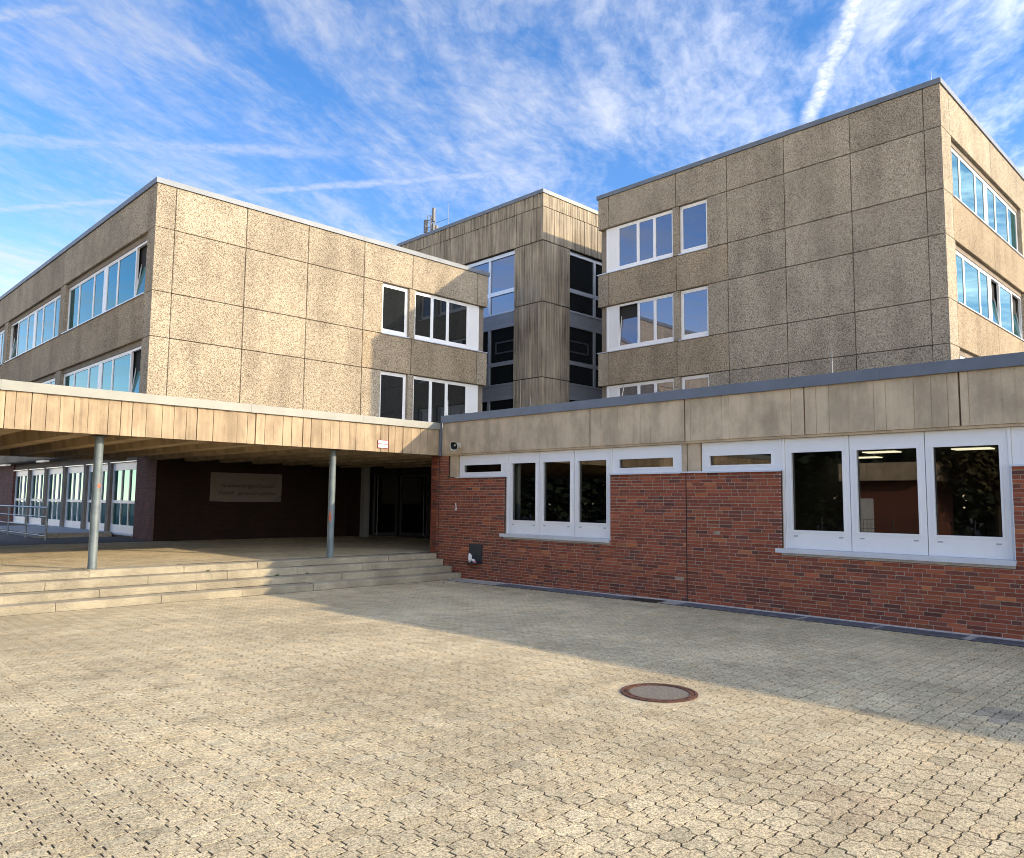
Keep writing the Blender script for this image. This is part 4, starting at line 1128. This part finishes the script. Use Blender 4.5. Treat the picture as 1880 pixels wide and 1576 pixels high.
# lightning rods and roof antenna
def rod(x, y, z, h, label, r=0.008, mat='galv', lean=0.0):
    m = MB(); m.tube((x, y, z), (x+lean, y-lean, z+h), r, 6, r*0.5); m.tube((x, y, z), (x, y, z+0.03), 0.05, 8)
    tag(m.build('lightning_rod', mat), label, 'lightning rod', 'lightning rods on the roof edges')
rod(LX+0.42, LY+0.3, LR+0.05, 0.55, 'lightning rod at the sunlit corner of the three-storey block')
rod(RX+0.25, RY+0.3, ROOF+0.05, 0.55, 'lightning rod at the high corner of the four-storey block')
rod(TX+0.3, TY+0.5, T0+0.04, 0.75, 'lightning rod at the corner of the stair tower')
rod(12.62, 15.20, 3.94, 0.42, 'lightning rod at the canopy end of the wing roof', 0.012, 'galv')
rod(12.75, 14.05, 3.80, 0.36, 'first thin pale rod along the wing roof from the canopy', 0.010, 'antenna_grey')
rod(12.75, 12.38, 3.80, 0.42, 'second thin pale rod along the wing roof, before the stair tower', 0.010, 'antenna_grey')
rod(12.75, 9.80, 3.80, 0.42, 'leaning pale rod on the wing roof before the strip windows', 0.014, 'antenna_grey', 0.05)
rod(12.75, 5.40, 3.80, 0.62, 'tall pale rod on the wing roof before the blank panels', 0.012, 'antenna_grey')
rod(TX+1.2, 29.9, T0+0.05, 0.85, 'thin rod half way along the stair tower roof', 0.012, 'antenna_grey')
am = thing('antenna_mast', 'grey lattice antenna mast with panel aerials on the stair tower roof', 'antenna')
ax, ay, az = TX+2.0, 35.2-0.95, T0+0.04
for (dx, dy) in ((-.15, -.15), (.15, -.15), (.15, .15), (-.15, .15)):
    mb = MB(); mb.tube((ax+dx, ay+dy, az), (ax+dx, ay+dy, az+2.15), .03, 6); mb.build('leg', 'antenna_grey', am)
mb = MB()
for k in range(5):
    z = az+0.2+k*0.42
    for (p, q) in (((-.15, -.15), (.15, .15)), ((.15, -.15), (-.15, .15))): mb.tube((ax+p[0], ay+p[1], z), (ax+q[0], ay+q[1], z+.38), .016, 5)
    for (p, q) in (((-.15, -.15), (.15, -.15)), ((-.15, -.15), (-.15, .15)), ((.15, -.15), (.15, .15))): mb.tube((ax+p[0], ay+p[1], z), (ax+q[0], ay+q[1], z), .022, 5)
mb.build('bracing', 'antenna_grey', am)
for (dx, dy, z, h) in ((-.28, .18, 1.15, .75), (-.28, .18, .3, .75), (-.05, -.28, 1.75, .8), (-.05, -.28, .85, .8), (.22, -.22, .6, 1.0)):
    mb = MB(); mb.box(ax+dx-.07, ax+dx+.07, ay+dy-.07, ay+dy+.07, az+z, az+z+h); mb.build('aerial_panel', 'aerial_grey', am)
mb = MB(); mb.tube((ax+.4, ay-1.1, az), (ax+.36, ay-1.06, az+2.75), .022, 6, .010); mb.build('whip_aerial', 'antenna_grey', am)
mb = MB(); mb.tube((ax+.15, ay-.15, az+1.75), (ax+.37, ay-1.07, az+1.85), .012, 5); mb.build('stay', 'steel_dark', am)
vp = thing('vent_pipe', 'short dark vent pipe on the stair tower roof', 'vent pipe')
mb = MB(); mb.tube((TX+1.1, 28.75, T0+.03), (TX+1.1, 28.75, T0+.62), .09, 10); mb.build('pipe', 'steel_dark', vp)
mb = MB(); mb.tube((TX+1.1, 28.75, T0+.62), (TX+1.1, 28.75, T0+.70), .13, 10, .05); mb.build('cap', 'alu_grey', vp)

# weeds in the step joints, fallen leaves by the wall
def weed(x, y, z, s, label):
    m = MB()
    for k in range(14):
        a = random.uniform(0, 6.28); l = s*random.uniform(.5, 1.1); up = random.uniform(.3, 1.0); w = s*.14
        d = Vector((math.cos(a), math.sin(a), 0)); sd = Vector((-d.y, d.x, 0))*w
        b = Vector((x, y, z)); mid = b+d*l*.5+Vector((0, 0, up*l*.6)); tip = b+d*l+Vector((0, 0, up*l*.5))
        m.add([b, mid+sd, tip, mid-sd], [(0, 1, 2, 3)])
    tag(m.build('weed', 'weed'), label, 'weed', 'weeds in the step joints')
weed(6.70, 15.43, .356, .07, 'small weed under the top step in the sun')
weed(8.05, 15.15, .206, .09, 'small weed above the third step at the shadow edge')
weed(8.75, 15.15, .206, .06, 'tiny weed in shade on the third step')
weed(12.35, 14.98, .12, .16, 'weed tuft between the steps and the brick wall')
weed(12.45, 14.70, .06, .09, 'little weed at the lowest step end by the wall')
m = MB()
for k in range(70):
    if k < 40: x, y = random.uniform(11.3, 12.4), random.uniform(11.0, 14.3)
    else: x = random.uniform(8.5, 12.3); y = 14.44-abs(random.gauss(0, .05))
    z = gz(y)+.004; s = random.uniform(.012, .030); a = random.uniform(0, 6.28)
    p = [Vector((math.cos(a+q)*s*r, math.sin(a+q)*s*r, random.uniform(0, .012))) for q, r in ((0, 1.3), (1.3, .7), (3.1, 1.1), (4.6, .7))]
    m.add([v+Vector((x, y, z)) for v in p], [(0, 1, 2, 3)])
tag(m.build('leaves', 'leaf_brown'), 'scattered brown fallen leaves along the wall foot and lowest step', 'leaves', kind='stuff')

# ------------------------------------------------------------------ what the windows mirror, across the courtyard
def conifer(x, y, h, r, label):
    t = thing('conifer_tree', label, 'tree', 'conifers across the courtyard')
    m = MB(); m.tube((x, y, -.1), (x, y, h*.9), .22, 8, .04); m.build('trunk', 'bark', t)
    m = MB()
    for k in range(2600):
        u = random.random()**.8; z = .3+u*(h-.3); rr = r*(1-u)**.75*(0.45+.55*random.random())+.05; a = random.uniform(0, 6.28)
        c = Vector((x+rr*math.cos(a), y+rr*math.sin(a), z)); d = Vector((math.cos(a), math.sin(a), random.uniform(-.6, .5))); s = random.uniform(.16, .34)
        sd = Vector((-d.y, d.x, random.uniform(-.4, .4)))*s*.5
        m.add([c-d*s*.4+sd, c-d*s*.4-sd, c+d*s], [(0, 1, 2)])
    m.build('crown', 'conifer', t)
def leafy(x, y, h, label, dens=3000):
    t = thing('broadleaf_tree', label, 'tree', 'autumn trees across the courtyard')
    m = MB(); m.tube((x, y, -.1), (x, y, h*.4), .22, 8, .14)
    tips = []
    for k in range(11):
        a = k*2.4; e = random.uniform(.45, 1.1); L = h*random.uniform(.35, .55)
        b = Vector((x, y, h*random.uniform(.25, .42))); d = Vector((math.cos(a)*math.cos(e), math.sin(a)*math.cos(e), math.sin(e)))
        m.tube(b, b+d*L, .09, 6, .02); tips += [b+d*L*q for q in (.5, .75, 1.0)]
        for j in range(3):
            d2 = (d+Vector((random.gauss(0, .5), random.gauss(0, .5), random.gauss(0, .3)))).normalized(); p = b+d*L*random.uniform(.4, .9)
            m.tube(p, p+d2*L*.5, .035, 5, .01); tips += [p+d2*L*.3, p+d2*L*.5]
    m.build('trunk', 'bark', t)
    m = MB()
    for k in range(dens):
        c = random.choice(tips)+Vector((random.gauss(0, .5), random.gauss(0, .5), random.gauss(0, .4))); s = random.uniform(.08, .17)
        p = Vector((random.gauss(0, 1), random.gauss(0, 1), random.gauss(0, 1))).normalized(); q = p.orthogonal().normalized()
        m.add([c-q*s, c+p*s*.6, c+q*s, c-p*s*.6], [(0, 1, 2, 3)])
    m.build('crown', 'leafage', t)
conifer(-13.0, 16.5, 6.2, 1.8, 'tall dark conifer across the courtyard, mirrored in the wide white window')
conifer(-13.5, 19.3, 6.8, 1.9, 'taller dark conifer standing behind its twin across the courtyard')
conifer(-14.0, 22.5, 6.5, 2.0, 'third dark conifer across the courtyard beyond the other two')
conifer(-14.0, 26.5, 6.2, 2.0, 'last dark conifer of the row across the courtyard')
leafy(-14.5, 9.6, 6.5, 'brown autumn tree across the courtyard nearest the pavilion', 5000)
leafy(-16.0, 6.8, 6.5, 'sparse autumn tree across the courtyard by the fence', 5000)
leafy(-24.0, 52.0, 11.0, 'bare-branched tree far off, mirrored in the ground-floor windows', 900)
leafy(-26.0, 62.0, 12.0, 'second bare-branched tree far off behind the school', 900)
m = MB()
for k in range(26000):
    y = random.uniform(-14, 82); x = -30+random.gauss(0, 1.6)-abs(y-12)*.10; top = 6.4+max(0, y-20)*.03+.9*math.sin(y*.55)+.6*math.sin(y*1.7+1)
    z = random.uniform(0, 1)**.8*top; s = random.uniform(.2, .5); c = Vector((x, y, z))
    p = Vector((random.gauss(0, .5), random.gauss(0, 1), random.gauss(0, 1))).normalized(); q = p.orthogonal().normalized()
    m.add([c-q*s, c+p*s*.7, c+q*s, c-p*s*.7], [(0, 1, 2, 3)])
tag(m.build('woodland', 'conifer'), 'dark belt of trees beyond the far side of the courtyard', 'woodland', kind='stuff')
pv = thing('pavilion', 'low brick pavilion with concrete fascia across the courtyard, mirrored in the window', 'building')
mb = MB(); mb.box(-16.0, -11.5, 11.9, 14.8, -.1, 2.9); mb.build('wall', 'pavilion_brick', pv)
mb = MB(); mb.box(-16.4, -10.9, 11.5, 15.2, 2.9, 3.7); mb.build('fascia', 'fascia_concrete', pv)
mb = MB(); mb.box(-11.55, -11.46, 13.9, 14.6, .0, 2.1); mb.build('door', 'panel_white', pv)
fe = thing('fence', 'dark wire mesh fence across the courtyard', 'fence')
for k in range(11):
    mb = MB(); y = 3.0+k*1.5; mb.tube((-8.5, y, -.1), (-8.5, y, 1.25), .03, 6); mb.build('post', 'steel_dark', fe)
mb = MB()
for k in range(100): mb.box(-8.505, -8.495, 3.0+k*.15, 3.01+k*.15, .05, 1.2)
for k in range(7): mb.box(-8.507, -8.493, 3.0, 18.0, .05+k*.19, .062+k*.19)
mb.build('mesh_panel', 'steel_dark', fe)['kind'] = 'stuff'
